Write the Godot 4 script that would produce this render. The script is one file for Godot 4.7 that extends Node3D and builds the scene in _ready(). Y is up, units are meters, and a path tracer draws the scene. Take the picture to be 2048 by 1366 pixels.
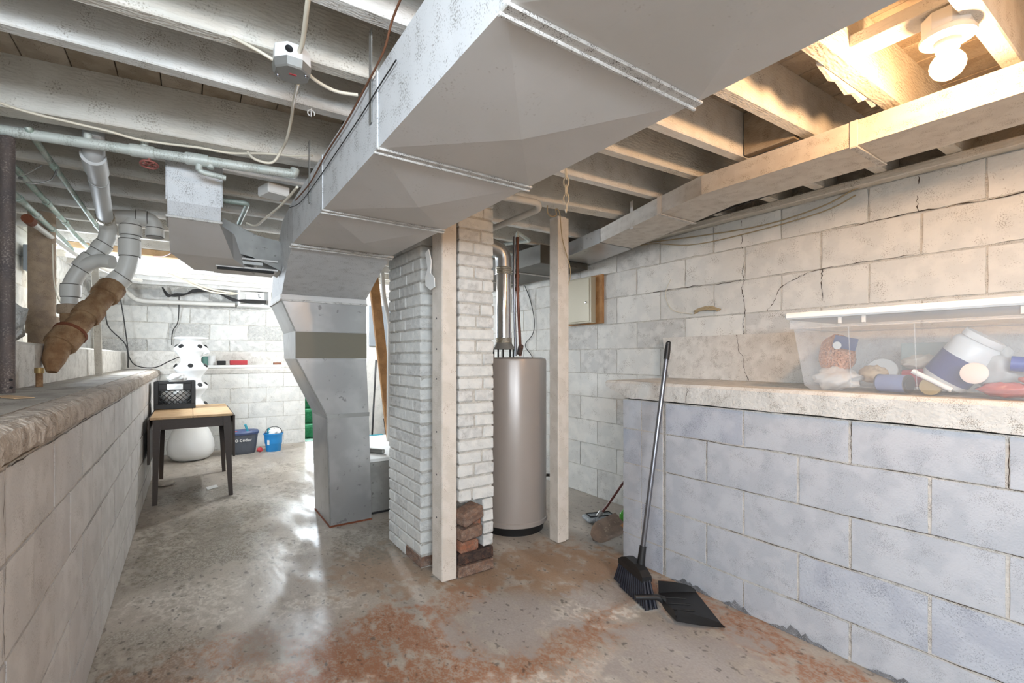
extends Node3D
# Basement: x runs right, y up, depth d runs into the room (z = -d). Camera 1.19 m above the slab.

var M := {}
var taken := {}
var cache := {}
var rng := RandomNumberGenerator.new()

func V(x: float, y: float, d: float) -> Vector3:
	return Vector3(x, y, -d)

# ------------------------------------------------------------------ mesh builder
class MB:
	var v := PackedVector3Array()
	var n := PackedVector3Array()
	var uv := PackedVector2Array()
	func put(p: Vector3, q: Vector3, t := Vector2.ZERO) -> void:
		v.append(p); n.append(q); uv.append(t)
	func tri(a: Vector3, b: Vector3, c: Vector3, na: Vector3, nb: Vector3, nc: Vector3) -> void:
		if (b - a).cross(c - a).dot(na + nb + nc) > 0.0:
			put(a, na); put(c, nc); put(b, nb)
		else:
			put(a, na); put(b, nb); put(c, nc)
	func face(pts: Array, out: Vector3) -> void:
		var nn := Vector3.ZERO
		for i in pts.size():
			nn += (pts[i] as Vector3).cross(pts[(i + 1) % pts.size()])
		if nn.length() < 1e-12:
			return
		nn = nn.normalized()
		if nn.dot(out) < 0.0:
			nn = -nn
		for i in range(1, pts.size() - 1):
			tri(pts[0], pts[i], pts[i + 1], nn, nn, nn)
	func convex(faces: Array, centre: Vector3) -> void:
		for f in faces:
			var m := Vector3.ZERO
			for p in f:
				m += p
			face(f, m / f.size() - centre)
	func box(c: Vector3, s: Vector3, b := 0.0, basis := Basis.IDENTITY) -> void:
		var h := s * 0.5
		b = minf(b, minf(h.x, minf(h.y, h.z)) * 0.9)
		if b <= 0.0:
			var q := []
			for i in 8:
				q.append(c + basis * Vector3(h.x if i & 1 else -h.x, h.y if i & 2 else -h.y, h.z if i & 4 else -h.z))
			convex([[q[0], q[1], q[3], q[2]], [q[4], q[5], q[7], q[6]], [q[0], q[1], q[5], q[4]], [q[2], q[3], q[7], q[6]], [q[0], q[2], q[6], q[4]], [q[1], q[3], q[7], q[5]]], c)
			return
		var g := {}
		for i in 8:
			var s3 := Vector3(1 if i & 1 else -1, 1 if i & 2 else -1, 1 if i & 4 else -1)
			for a in 3:
				var p := (h - Vector3(b, b, b)) * s3
				p[a] = h[a] * s3[a]
				g[i * 3 + a] = c + basis * p
		var fs := []
		for a in 3:
			var o1 := 1 << ((a + 1) % 3)
			var o2 := 1 << ((a + 2) % 3)
			for s1 in 2:
				var base := (1 << a) * s1
				fs.append([g[base * 3 + a], g[(base | o1) * 3 + a], g[(base | o1 | o2) * 3 + a], g[(base | o2) * 3 + a]])
			for k in 4:
				var e0 := (o1 if k & 1 else 0) | (o2 if k & 2 else 0)
				var e1 := e0 | (1 << a)
				var a1 := (a + 1) % 3
				var a2 := (a + 2) % 3
				fs.append([g[e0 * 3 + a1], g[e1 * 3 + a1], g[e1 * 3 + a2], g[e0 * 3 + a2]])
		for i in 8:
			fs.append([g[i * 3], g[i * 3 + 1], g[i * 3 + 2]])
		convex(fs, c)
	func span(a: Vector3, b: Vector3, bev := 0.0) -> void:
		box((a + b) * 0.5, (b - a).abs(), bev)
	# sweep a circle (or squashed circle) along points
	func tube(pts: Array, radii, seg := 10, caps := true, squash := 1.0) -> void:
		var count := pts.size()
		var t0: Vector3 = (pts[1] - pts[0]).normalized()
		var side := t0.cross(Vector3.UP)
		if side.length() < 0.05:
			side = t0.cross(Vector3.RIGHT)
		side = side.normalized()
		var rings := []
		var norms := []
		for i in count:
			var t: Vector3
			if i == 0: t = (pts[1] - pts[0]).normalized()
			elif i == count - 1: t = (pts[i] - pts[i - 1]).normalized()
			else:
				t = (pts[i + 1] - pts[i]).normalized() + (pts[i] - pts[i - 1]).normalized()
				t = t.normalized() if t.length() > 1e-6 else (pts[i] - pts[i - 1]).normalized()
			side = (side - t * side.dot(t)).normalized()
			var up := side.cross(t).normalized()
			var r: float = radii[i] if radii is Array else radii
			var ring := []
			var nr := []
			for k in seg:
				var a := TAU * k / seg
				var o := side * cos(a) + up * sin(a) * squash
				ring.append(pts[i] + o * r)
				nr.append(o.normalized())
			rings.append(ring)
			norms.append(nr)
		for i in count - 1:
			for k in seg:
				var k2 := (k + 1) % seg
				tri(rings[i][k], rings[i][k2], rings[i + 1][k2], norms[i][k], norms[i][k2], norms[i + 1][k2])
				tri(rings[i][k], rings[i + 1][k2], rings[i + 1][k], norms[i][k], norms[i + 1][k2], norms[i + 1][k])
		if caps:
			face(rings[0], pts[0] - pts[1])
			face(rings[count - 1], pts[count - 1] - pts[count - 2])
	# profile: array of Vector2(r, y) spun round an axis through base
	func lathe(profile: Array, base: Vector3, seg := 24, basis := Basis.IDENTITY) -> void:
		var pn := []
		var segn := []
		for i in profile.size() - 1:
			var e: Vector2 = profile[i + 1] - profile[i]
			segn.append(Vector2(e.y, -e.x).normalized())
		for i in profile.size() - 1:
			var a: Vector2 = segn[i]
			var b: Vector2 = segn[i]
			if i > 0 and segn[i - 1].dot(segn[i]) > 0.7: a = (segn[i - 1] + segn[i]).normalized()
			if i < segn.size() - 1 and segn[i + 1].dot(segn[i]) > 0.7: b = (segn[i + 1] + segn[i]).normalized()
			pn.append([a, b])
		for i in profile.size() - 1:
			var p: Vector2 = profile[i]
			var q: Vector2 = profile[i + 1]
			for k in seg:
				var w := []
				for c in [[p, k, 0], [p, k + 1, 0], [q, k + 1, 1], [q, k, 1]]:
					var ang: float = TAU * c[1] / seg
					var dir := Vector3(cos(ang), 0, sin(ang))
					var m: Vector2 = pn[i][c[2]]
					w.append([base + basis * (dir * c[0].x + Vector3(0, c[0].y, 0)), basis * (dir * m.x + Vector3(0, m.y, 0))])
				if p.x > 1e-6: tri(w[0][0], w[1][0], w[2][0], w[0][1], w[1][1], w[2][1])
				if q.x > 1e-6: tri(w[0][0], w[2][0], w[3][0], w[0][1], w[2][1], w[3][1])
	# loft closed rings of equal size, flat sided
	func loft(rings: Array, cap0 := true, cap1 := true) -> void:
		for i in rings.size() - 1:
			var a: Array = rings[i]
			var b: Array = rings[i + 1]
			var c := Vector3.ZERO
			for p in a: c += p
			for p in b: c += p
			c /= a.size() + b.size()
			for k in a.size():
				var k2 := (k + 1) % a.size()
				face([a[k], a[k2], b[k2], b[k]], (a[k] + a[k2] + b[k] + b[k2]) * 0.25 - c)
		if cap0: face(rings[0], rings[0][0] - rings[1][0])
		if cap1: face(rings[-1], rings[-1][0] - rings[-2][0])
	# polygon in a plane given by axes, extruded along depth
	func prism(poly: PackedVector2Array, o: Vector3, ax: Vector3, ay: Vector3, ext: Vector3) -> void:
		var idx := Geometry2D.triangulate_polygon(poly)
		var nn := ext.normalized()
		for i in range(0, idx.size(), 3):
			var q := []
			for j in 3:
				q.append(o + ax * poly[idx[i + j]].x + ay * poly[idx[i + j]].y)
			face(q, -nn)
			face([q[0] + ext, q[1] + ext, q[2] + ext], nn)
		var area := 0.0
		for i in poly.size():
			area += poly[i].cross(poly[(i + 1) % poly.size()])
		for i in poly.size():
			var a := poly[i]
			var b := poly[(i + 1) % poly.size()]
			var e := (b - a)
			var on := Vector2(e.y, -e.x) * signf(area)
			var p := o + ax * a.x + ay * a.y
			var q2 := o + ax * b.x + ay * b.y
			face([p, q2, q2 + ext, p + ext], ax * on.x + ay * on.y)
	# smooth height patch: f(i,j) gives a point
	func grid(nx: int, ny: int, f: Callable, out: Vector3) -> void:
		var p := []
		for j in ny + 1:
			for i in nx + 1:
				p.append(f.call(float(i) / nx, float(j) / ny))
		var nn := []
		for j in ny + 1:
			for i in nx + 1:
				var dx: Vector3 = p[j * (nx + 1) + mini(i + 1, nx)] - p[j * (nx + 1) + maxi(i - 1, 0)]
				var dy: Vector3 = p[mini(j + 1, ny) * (nx + 1) + i] - p[maxi(j - 1, 0) * (nx + 1) + i]
				var q := dx.cross(dy).normalized()
				nn.append(q if out == Vector3.ZERO or q.dot(out) > 0 else -q)
		for j in ny:
			for i in nx:
				var a := j * (nx + 1) + i
				var b := a + 1
				var c := a + nx + 2
				var d := a + nx + 1
				tri(p[a], p[b], p[c], nn[a], nn[b], nn[c])
				tri(p[a], p[c], p[d], nn[a], nn[c], nn[d])
	func done() -> ArrayMesh:
		var ar := []
		ar.resize(Mesh.ARRAY_MAX)
		ar[Mesh.ARRAY_VERTEX] = v
		ar[Mesh.ARRAY_NORMAL] = n
		ar[Mesh.ARRAY_TEX_UV] = uv
		var m := ArrayMesh.new()
		m.add_surface_from_arrays(Mesh.PRIMITIVE_TRIANGLES, ar)
		return m

func numbered(called: String) -> String:
	var k: int = taken.get(called, -1) + 1
	taken[called] = k
	return called if k == 0 else "%s_%03d" % [called, k]

func tag(o: Node3D, label: String, category := "", group := "", kind := "") -> Node3D:
	o.set_meta("label", label)
	if category: o.set_meta("category", category)
	if group: o.set_meta("group", group)
	if kind: o.set_meta("kind", kind)
	return o

func thing(called: String, label: String, category: String, at: Vector3, group := "") -> Node3D:
	var o := Node3D.new()
	o.name = numbered(called)
	add_child(o)
	o.position = at
	return tag(o, label, category, group)

# a mesh built in room coordinates, as a part of a thing standing at its base
func part(called: String, mb: MB, mat: Material, parent: Node3D) -> MeshInstance3D:
	var o := MeshInstance3D.new()
	o.name = called
	var off := Vector3.ZERO
	var p: Node = parent
	while p != null and p != self:
		off += (p as Node3D).position
		p = p.get_parent()
	o.mesh = mb.done()
	o.material_override = mat
	o.position = -off
	parent.add_child(o, true)
	return o

# a mesh in room coordinates whose own part is the thing
func solo(called: String, mb: MB, mat: Material, label: String, category: String, group := "") -> MeshInstance3D:
	var o := MeshInstance3D.new()
	o.name = numbered(called)
	var lo := Vector3(INF, INF, INF)
	var hi := -lo
	for q in mb.v:
		lo = lo.min(q); hi = hi.max(q)
	var base := Vector3((lo.x + hi.x) / 2, lo.y, (lo.z + hi.z) / 2)
	for i in mb.v.size():
		mb.v[i] -= base
	o.mesh = mb.done()
	o.material_override = mat
	add_child(o)
	o.position = base
	tag(o, label, category, group)
	return o

func struct(called: String, mb: MB, mat: Material, label := "") -> MeshInstance3D:
	var o := MeshInstance3D.new()
	o.name = called
	o.mesh = mb.done()
	o.material_override = mat
	o.set_meta("kind", "structure")
	if label: o.set_meta("label", label)
	add_child(o)
	return o

func piece(called: String, mesh: Mesh, mat: Material, parent: Node3D, xf: Transform3D) -> MeshInstance3D:
	var o := MeshInstance3D.new()
	o.name = called
	o.mesh = mesh
	o.material_override = mat
	var off := Vector3.ZERO
	var p: Node = parent
	while p != null and p != self:
		off += (p as Node3D).position
		p = p.get_parent()
	xf.origin -= off
	o.transform = xf
	parent.add_child(o, true)
	return o

func smooth(pts: Array, per := 6) -> Array:
	var out := []
	for i in pts.size() - 1:
		var p0: Vector3 = pts[maxi(i - 1, 0)]
		var p1: Vector3 = pts[i]
		var p2: Vector3 = pts[i + 1]
		var p3: Vector3 = pts[mini(i + 2, pts.size() - 1)]
		for k in per:
			out.append(p1.cubic_interpolate(p2, p0, p3, float(k) / per))
	out.append(pts[-1])
	return out

# rounded bends: replace each inner corner by a short arc
func bends(pts: Array, r: float, per := 5) -> Array:
	var out := [pts[0]]
	for i in range(1, pts.size() - 1):
		var a: Vector3 = pts[i - 1]
		var b: Vector3 = pts[i]
		var c: Vector3 = pts[i + 1]
		var l := minf(r, minf(a.distance_to(b), c.distance_to(b)) * 0.49)
		var p := b + (a - b).normalized() * l
		var q := b + (c - b).normalized() * l
		for k in per + 1:
			var t := float(k) / per
			out.append(p.lerp(b, t).lerp(b.lerp(q, t), t))
	out.append(pts[-1])
	return out

# ------------------------------------------------------------------ textures
func noise(sz: int, freq: float, sd: int, oct := 4, type := FastNoiseLite.TYPE_SIMPLEX_SMOOTH) -> PackedByteArray:
	var f := FastNoiseLite.new()
	f.noise_type = type
	f.seed = sd
	f.frequency = freq
	f.fractal_octaves = oct
	var im := f.get_seamless_image(sz, sz)
	im.convert(Image.FORMAT_L8)
	return im.get_data()

func mixc(a: Color, b: Color, t: float) -> Color:
	return a.lerp(b, clampf(t, 0, 1))

# two-tone mottling with flecks of a third colour; all colours sRGB
func mottled(sz: int, c0: Color, c1: Color, fleck: Color, thr: float, sd: int, f1 := 0.012, f2 := 0.26) -> ImageTexture:
	var a := noise(sz, f1, sd, 4)
	var b := noise(sz, f2, sd + 7, 3)
	var c := noise(sz, 0.015, sd + 13, 3)
	var out := PackedByteArray()
	out.resize(sz * sz * 3)
	for i in sz * sz:
		var k := c0.lerp(c1, smoothstep(0.3, 0.7, a[i] / 255.0))
		var fb: float = b[i] / 255.0 + (c[i] / 255.0 - 0.5) * 0.55
		if fb > thr:
			k = k.lerp(fleck, clampf((fb - thr) * 6.0, 0, 0.85))
		out[i * 3] = int(k.r * 255.0)
		out[i * 3 + 1] = int(k.g * 255.0)
		out[i * 3 + 2] = int(k.b * 255.0)
	return ImageTexture.create_from_image(Image.create_from_data(sz, sz, false, Image.FORMAT_RGB8, out))

func bump(sz: int, freq: float, sd: int, strength: float, stretch := 1) -> ImageTexture:
	var f := FastNoiseLite.new()
	f.seed = sd
	f.frequency = freq
	f.fractal_octaves = 4
	var im := f.get_seamless_image(sz, sz)
	if stretch > 1:
		im.resize(sz, sz / stretch)
		var im2 := Image.create(sz, sz, false, im.get_format())
		for k in stretch:
			im2.blit_rect(im, Rect2i(0, 0, sz, sz / stretch), Vector2i(0, k * sz / stretch))
		im = im2
	im.convert(Image.FORMAT_RGBA8)
	im.bump_map_to_normal_map(strength)
	return ImageTexture.create_from_image(im)

func mat(color: Color, rough := 0.8, metal := 0.0, tex: Texture2D = null, sc := 1.0, nrm: Texture2D = null, ns := 1.0, spec := 0.5) -> StandardMaterial3D:
	var m := StandardMaterial3D.new()
	m.albedo_color = color
	m.roughness = rough
	m.metallic = metal
	m.metallic_specular = spec
	if tex: m.albedo_texture = tex
	if nrm:
		m.normal_enabled = true
		m.normal_texture = nrm
		m.normal_scale = ns
	if tex or nrm:
		m.uv1_triplanar = true
		m.uv1_world_triplanar = true
		m.uv1_scale = Vector3(sc, sc, sc)
	return m

func rgb(r: int, g: int, b: int) -> Color:
	return Color8(r, g, b)

func _ready() -> void:
	rng.seed = 4711
	make_camera_and_light()
	make_materials()
	make_shell()
	make_ceiling()
	make_supply_duct()
	make_chimney_and_posts()
	make_water_heater()
	make_wall_duct()
	make_left_ducts()
	make_left_plumbing()
	make_lamps()
	make_ledge_bin()
	make_cleaning_tools()
	make_back_room()
	make_wires()

func make_camera_and_light() -> void:
	var cam := Camera3D.new()
	cam.name = "camera"
	cam.projection = Camera3D.PROJECTION_FRUSTUM
	cam.near = 0.05
	cam.far = 60.0
	cam.size = 0.05 * 1366.0 / 940.0
	cam.frustum_offset = Vector2(0, 0.05 * 32.0 / 940.0)
	cam.position = Vector3(0, 1.19, 0)
	cam.rotation = Vector3(0, -atan2(644.0, 940.0), 0)
	add_child(cam)
	cam.current = true
	var env := Environment.new()
	env.background_mode = Environment.BG_SKY
	var sky := Sky.new()
	var sm := ProceduralSkyMaterial.new()
	sm.sky_top_color = Color(0.62, 0.74, 0.92)
	sm.sky_horizon_color = Color(0.86, 0.90, 0.95)
	sm.ground_bottom_color = Color(0.45, 0.45, 0.42)
	sm.ground_horizon_color = Color(0.6, 0.6, 0.58)
	sm.sky_energy_multiplier = 1.0
	sky.sky_material = sm
	env.sky = sky
	env.background_energy_multiplier = 1.6
	env.tonemap_mode = Environment.TONE_MAPPER_LINEAR
	env.tonemap_exposure = 1.12
	env.sdfgi_enabled = true
	env.ssao_enabled = true
	env.ssil_enabled = true
	var we := WorldEnvironment.new()
	we.name = "surroundings"
	we.environment = env
	add_child(we)
	# daylight that enters by the two left windows and the stair door
	day_window(Vector3(-0.955, 1.72, 0.62), Vector2(1.1, 0.5), Vector3(1, 0, 0), 5.5, "daylight_side")
	day_window(Vector3(-0.22, 1.72, 1.84), Vector2(1.2, 0.5), Vector3(0, 0, -1), 9.5, "added_fill_behind")  # fill light added behind the camera, at an invented window
	day_window(Vector3(-0.93, 1.80, -5.35), Vector2(0.9, 0.42), Vector3(1, 0, 0), 7.0, "daylight_far_side")
	day_window(Vector3(1.57, 1.80, -9.22), Vector2(0.36, 0.75), Vector3(0, -0.12, 1).normalized(), 30.0, "daylight_stairs")

func day_window(at: Vector3, size: Vector2, towards: Vector3, energy: float, called: String) -> void:
	var a := AreaLight3D.new()
	a.name = called
	a.area_size = size
	a.light_color = Color(0.90, 0.95, 1.0)
	a.light_energy = energy
	a.shadow_enabled = true
	a.area_range = 14.0
	a.area_attenuation = 2.0
	a.transform = Transform3D(Basis.looking_at(towards, Vector3.UP), at)
	add_child(a)

func make_materials() -> void:
	var n_block := bump(512, 0.05, 3, 3.0)
	var n_fine := bump(512, 0.16, 5, 2.0)
	var n_rough := bump(512, 0.05, 8, 6.0)
	var n_wood := bump(512, 0.05, 9, 3.0, 4)
	var white_a := mottled(512, rgb(214, 212, 206), rgb(205, 204, 199), rgb(138, 133, 124), 0.76, 11)
	var white_b := mottled(512, rgb(209, 207, 202), rgb(194, 193, 189), rgb(116, 110, 101), 0.71, 21)
	var white_c := mottled(512, rgb(220, 218, 212), rgb(211, 210, 205), rgb(140, 132, 120), 0.80, 31)
	M.block_a = mat(Color.WHITE, 0.85, 0, white_a, 1.1, n_block, 0.35)
	M.block_b = mat(Color.WHITE, 0.85, 0, white_b, 1.3, n_block, 0.45)
	M.block_c = mat(Color.WHITE, 0.85, 0, white_c, 0.9, n_block, 0.3)
	M.mortar = mat(rgb(246, 243, 238), 0.95, 0, white_b, 1.7, n_rough, 0.7)
	var flat_a := mottled(512, rgb(188, 189, 193), rgb(178, 180, 185), rgb(140, 140, 144), 0.74, 41, 0.010, 0.42)
	var flat_b := mottled(512, rgb(184, 187, 194), rgb(172, 175, 184), rgb(136, 138, 146), 0.70, 43, 0.010, 0.42)
	M.ledge_a = mat(Color.WHITE, 0.8, 0, flat_a, 1.2, n_fine, 0.3)
	M.ledge_b = mat(Color.WHITE, 0.8, 0, flat_b, 0.9, n_fine, 0.3)
	M.ledge_c = mat(rgb(252, 250, 246), 0.8, 0, flat_a, 0.8, n_fine, 0.3)
	var flat_c := mottled(512, rgb(204, 201, 198), rgb(194, 191, 188), rgb(150, 144, 138), 0.74, 45, 0.010, 0.42)
	M.left_a = mat(Color.WHITE, 0.8, 0, flat_c, 1.1, n_fine, 0.3)
	M.left_b = mat(rgb(247, 246, 246), 0.8, 0, flat_c, 0.8, n_fine, 0.3)
	M.ledge_mortar = mat(rgb(250, 246, 240), 0.9, 0, mottled(512, rgb(206, 203, 199), rgb(196, 193, 189), rgb(130, 124, 118), 0.64, 47), 1.6, n_rough, 0.6)
	var cap := mottled(512, rgb(190, 180, 168), rgb(176, 165, 153), rgb(104, 90, 79), 0.66, 51)
	M.cap_rough = mat(Color.WHITE, 0.95, 0, cap, 1.8, n_rough, 1.0)
	var ledge_top := mottled(512, rgb(170, 165, 157), rgb(146, 141, 133), rgb(96, 88, 80), 0.66, 57, 0.008)
	M.ledge_top = mat(Color.WHITE, 0.85, 0, ledge_top, 1.1, n_block, 0.5)
	M.cap_paint = mat(Color.WHITE, 0.85, 0, mottled(512, rgb(216, 212, 205), rgb(206, 202, 195), rgb(130, 122, 112), 0.72, 59), 1.6, n_rough, 0.35)
	M.brick_a = mat(Color.WHITE, 0.8, 0, white_a, 2.1, n_block, 0.5)
	M.brick_b = mat(Color.WHITE, 0.8, 0, white_b, 2.6, n_block, 0.6)
	M.brick_mortar = mat(rgb(236, 232, 226), 0.95, 0, white_b, 2.0, n_rough, 1.0)
	var red := mottled(256, rgb(150, 96, 70), rgb(122, 84, 66), rgb(176, 160, 146), 0.66, 61, 0.03)
	M.brick_red = mat(Color.WHITE, 0.92, 0, red, 4.0, n_rough, 0.8)
	var brown := mottled(256, rgb(128, 98, 80), rgb(104, 82, 70), rgb(168, 156, 144), 0.64, 67, 0.03)
	M.brick_brown = mat(Color.WHITE, 0.92, 0, brown, 4.0, n_rough, 0.8)
	var soot := mottled(256, rgb(74, 58, 50), rgb(52, 42, 38), rgb(150, 96, 70), 0.70, 69, 0.03)
	M.brick_soot = mat(Color.WHITE, 0.95, 0, soot, 4.0, n_rough, 0.8)
	var paintwood := mottled(512, rgb(222, 220, 215), rgb(213, 210, 204), rgb(150, 142, 130), 0.78, 71)
	M.joist = mat(Color.WHITE, 0.75, 0, paintwood, 1.2, n_wood, 0.3)
	M.joist_b = mat(rgb(246, 243, 237), 0.75, 0, paintwood, 0.9, n_wood, 0.4)
	var deck := mottled(512, rgb(182, 170, 153), rgb(166, 153, 136), rgb(112, 98, 84), 0.76, 77)
	M.deck_a = mat(Color.WHITE, 0.85, 0, deck, 1.1, n_wood, 0.4)
	M.deck_b = mat(rgb(238, 234, 228), 0.85, 0, deck, 1.5, n_wood, 0.4)
	M.post = mat(Color.WHITE, 0.75, 0, mottled(512, rgb(214, 204, 192), rgb(205, 195, 182), rgb(132, 106, 86), 0.80, 81), 1.2, n_wood, 0.25)
	M.bare_wood = mat(Color.WHITE, 0.7, 0, mottled(256, rgb(178, 132, 84), rgb(160, 116, 72), rgb(120, 82, 50), 0.74, 83, 0.02), 1.5, n_wood, 0.3)
	M.pale_wood = mat(Color.WHITE, 0.55, 0, mottled(256, rgb(208, 176, 136), rgb(198, 165, 125), rgb(170, 136, 98), 0.76, 85, 0.02), 1.5, n_wood, 0.2)
	M.dark_wood = mat(rgb(62, 50, 42), 0.5, 0, null, 1.0, n_wood, 0.1)
	M.duct_paint = mat(Color.WHITE, 0.5, 0.0, mottled(512, rgb(208, 204, 200), rgb(204, 200, 195), rgb(168, 160, 152), 0.90, 91, 0.006), 0.8, n_fine, 0.04)
	var dfleck := mottled(512, rgb(214, 215, 216), rgb(209, 210, 211), rgb(132, 130, 127), 0.70, 95, 0.006, 0.2)
	M.duct_fleck = mat(Color.WHITE, 0.5, 0.0, dfleck, 1.5, n_fine, 0.06)
	var galv := mottled(512, rgb(194, 193, 191), rgb(178, 177, 175), rgb(142, 140, 138), 0.84, 101, 0.006, 0.05)
	M.galv = mat(rgb(240, 241, 243), 0.30, 0.65, galv, 0.8, n_fine, 0.02)
	M.galv_dull = mat(rgb(215, 215, 212), 0.5, 0.7, galv, 1.4, n_fine, 0.04)
	M.wall_duct = mat(Color.WHITE, 0.6, 0, mottled(512, rgb(204, 198, 189), rgb(196, 189, 180), rgb(140, 128, 114), 0.72, 93), 1.7, n_fine, 0.1)
	M.duct_dark = mat(rgb(120, 116, 106), 0.5, 0.3, galv, 1.4)
	M.olive = mat(rgb(112, 106, 90), 0.42, 0.0)
	M.cleat = mat(Color.WHITE, 0.6, 0.1, mottled(512, rgb(206, 203, 198), rgb(196, 192, 186), rgb(84, 76, 70), 0.64, 97, 0.02, 0.2), 2.6, n_fine, 0.1)
	M.chrome = mat(rgb(222, 222, 224), 0.12, 1.0)
	M.foil = mat(rgb(214, 206, 192), 0.22, 1.0, null, 9.0, n_rough, 2.5)
	M.copper = mat(rgb(104, 66, 52), 0.45, 0.6)
	M.brass = mat(rgb(150, 126, 82), 0.45, 0.6)
	M.heater = mat(rgb(160, 150, 142), 0.3, 0.1)
	M.black = mat(rgb(26, 26, 27), 0.45)
	M.black_dull = mat(rgb(34, 33, 33), 0.75)
	M.bristle = mat(rgb(30, 30, 40), 0.6)
	M.steel = mat(rgb(120, 120, 124), 0.3, 0.85)
	M.white_plastic = mat(rgb(232, 232, 230), 0.35)
	M.white_matte = mat(rgb(226, 225, 221), 0.8)
	M.pvc = mat(rgb(204, 201, 194), 0.45)
	M.grey_pipe = mat(rgb(190, 191, 190), 0.55, 0.0)
	M.green_pipe = mat(Color.WHITE, 0.55, 0.2, mottled(256, rgb(204, 209, 203), rgb(192, 200, 194), rgb(130, 132, 124), 0.70, 111), 2.0, n_fine, 0.2)
	M.verdigris = mat(Color.WHITE, 0.6, 0.3, mottled(256, rgb(160, 184, 172), rgb(190, 196, 188), rgb(110, 102, 90), 0.66, 113), 2.0, n_fine, 0.2)
	M.pole = mat(Color.WHITE, 0.8, 0.2, mottled(256, rgb(98, 86, 80), rgb(84, 76, 74), rgb(150, 138, 128), 0.70, 117), 2.0, n_rough, 0.5)
	M.iron = mat(Color.WHITE, 0.85, 0.1, mottled(512, rgb(164, 134, 100), rgb(134, 100, 68), rgb(92, 60, 38), 0.64, 119), 2.4, n_rough, 0.6)
	M.stack = mat(Color.WHITE, 0.8, 0.0, mottled(512, rgb(168, 146, 122), rgb(150, 130, 112), rgb(112, 90, 70), 0.68, 123), 1.8, n_rough, 0.3)
	M.rust = mat(rgb(120, 68, 44), 0.9, 0.1, null, 3.0, n_rough, 1.0)
	M.cable = mat(rgb(222, 214, 196), 0.5)
	M.cable_black = mat(rgb(40, 38, 37), 0.6)
	M.cable_brown = mat(rgb(112, 74, 52), 0.6)
	M.red_wheel = mat(rgb(150, 92, 84), 0.6, 0.2)
	M.blue = mat(rgb(34, 132, 196), 0.4)
	M.teal = mat(rgb(70, 160, 176), 0.45)
	M.grey_bucket = mat(rgb(82, 86, 94), 0.5)
	M.blue_grey = mat(rgb(70, 84, 120), 0.45)
	M.red = mat(rgb(176, 52, 58), 0.55)
	M.green_carpet = mat(Color.WHITE, 0.95, 0, mottled(256, rgb(34, 116, 74), rgb(24, 96, 60), rgb(60, 150, 104), 0.62, 131, 0.05, 0.2), 4.0, n_rough, 1.5)
	M.panel_beige = mat(rgb(178, 170, 148), 0.35, 0.1)
	M.stone = mat(Color.WHITE, 0.95, 0, white_b, 3.0, n_rough, 2.0)
	M.glass = mat(Color(0.95, 0.98, 1.0, 0.12), 0.03)
	M.glass.transparency = BaseMaterial3D.TRANSPARENCY_ALPHA
	M.bin = mat(Color(0.86, 0.87, 0.88, 0.26), 0.32)
	M.bin.transparency = BaseMaterial3D.TRANSPARENCY_ALPHA
	M.film = mat(Color(0.92, 0.91, 0.89, 0.6), 0.4)
	M.film.transparency = BaseMaterial3D.TRANSPARENCY_ALPHA
	M.bare_render = mat(Color.WHITE, 0.95, 0, mottled(256, rgb(122, 122, 124), rgb(104, 104, 106), rgb(186, 186, 188), 0.68, 141), 3.0, n_rough, 0.6)
	M.glue = mat(rgb(96, 90, 82), 0.6)
	M.crack_shade = mat(rgb(64, 54, 46), 0.95)  # dark tone painted for the shade inside cracks and open joints
	M.rope = mat(rgb(168, 150, 118), 0.9)
	M.grey_panel = mat(rgb(140, 146, 152), 0.6)
	M.floor = floor_material(n_fine)

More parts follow.
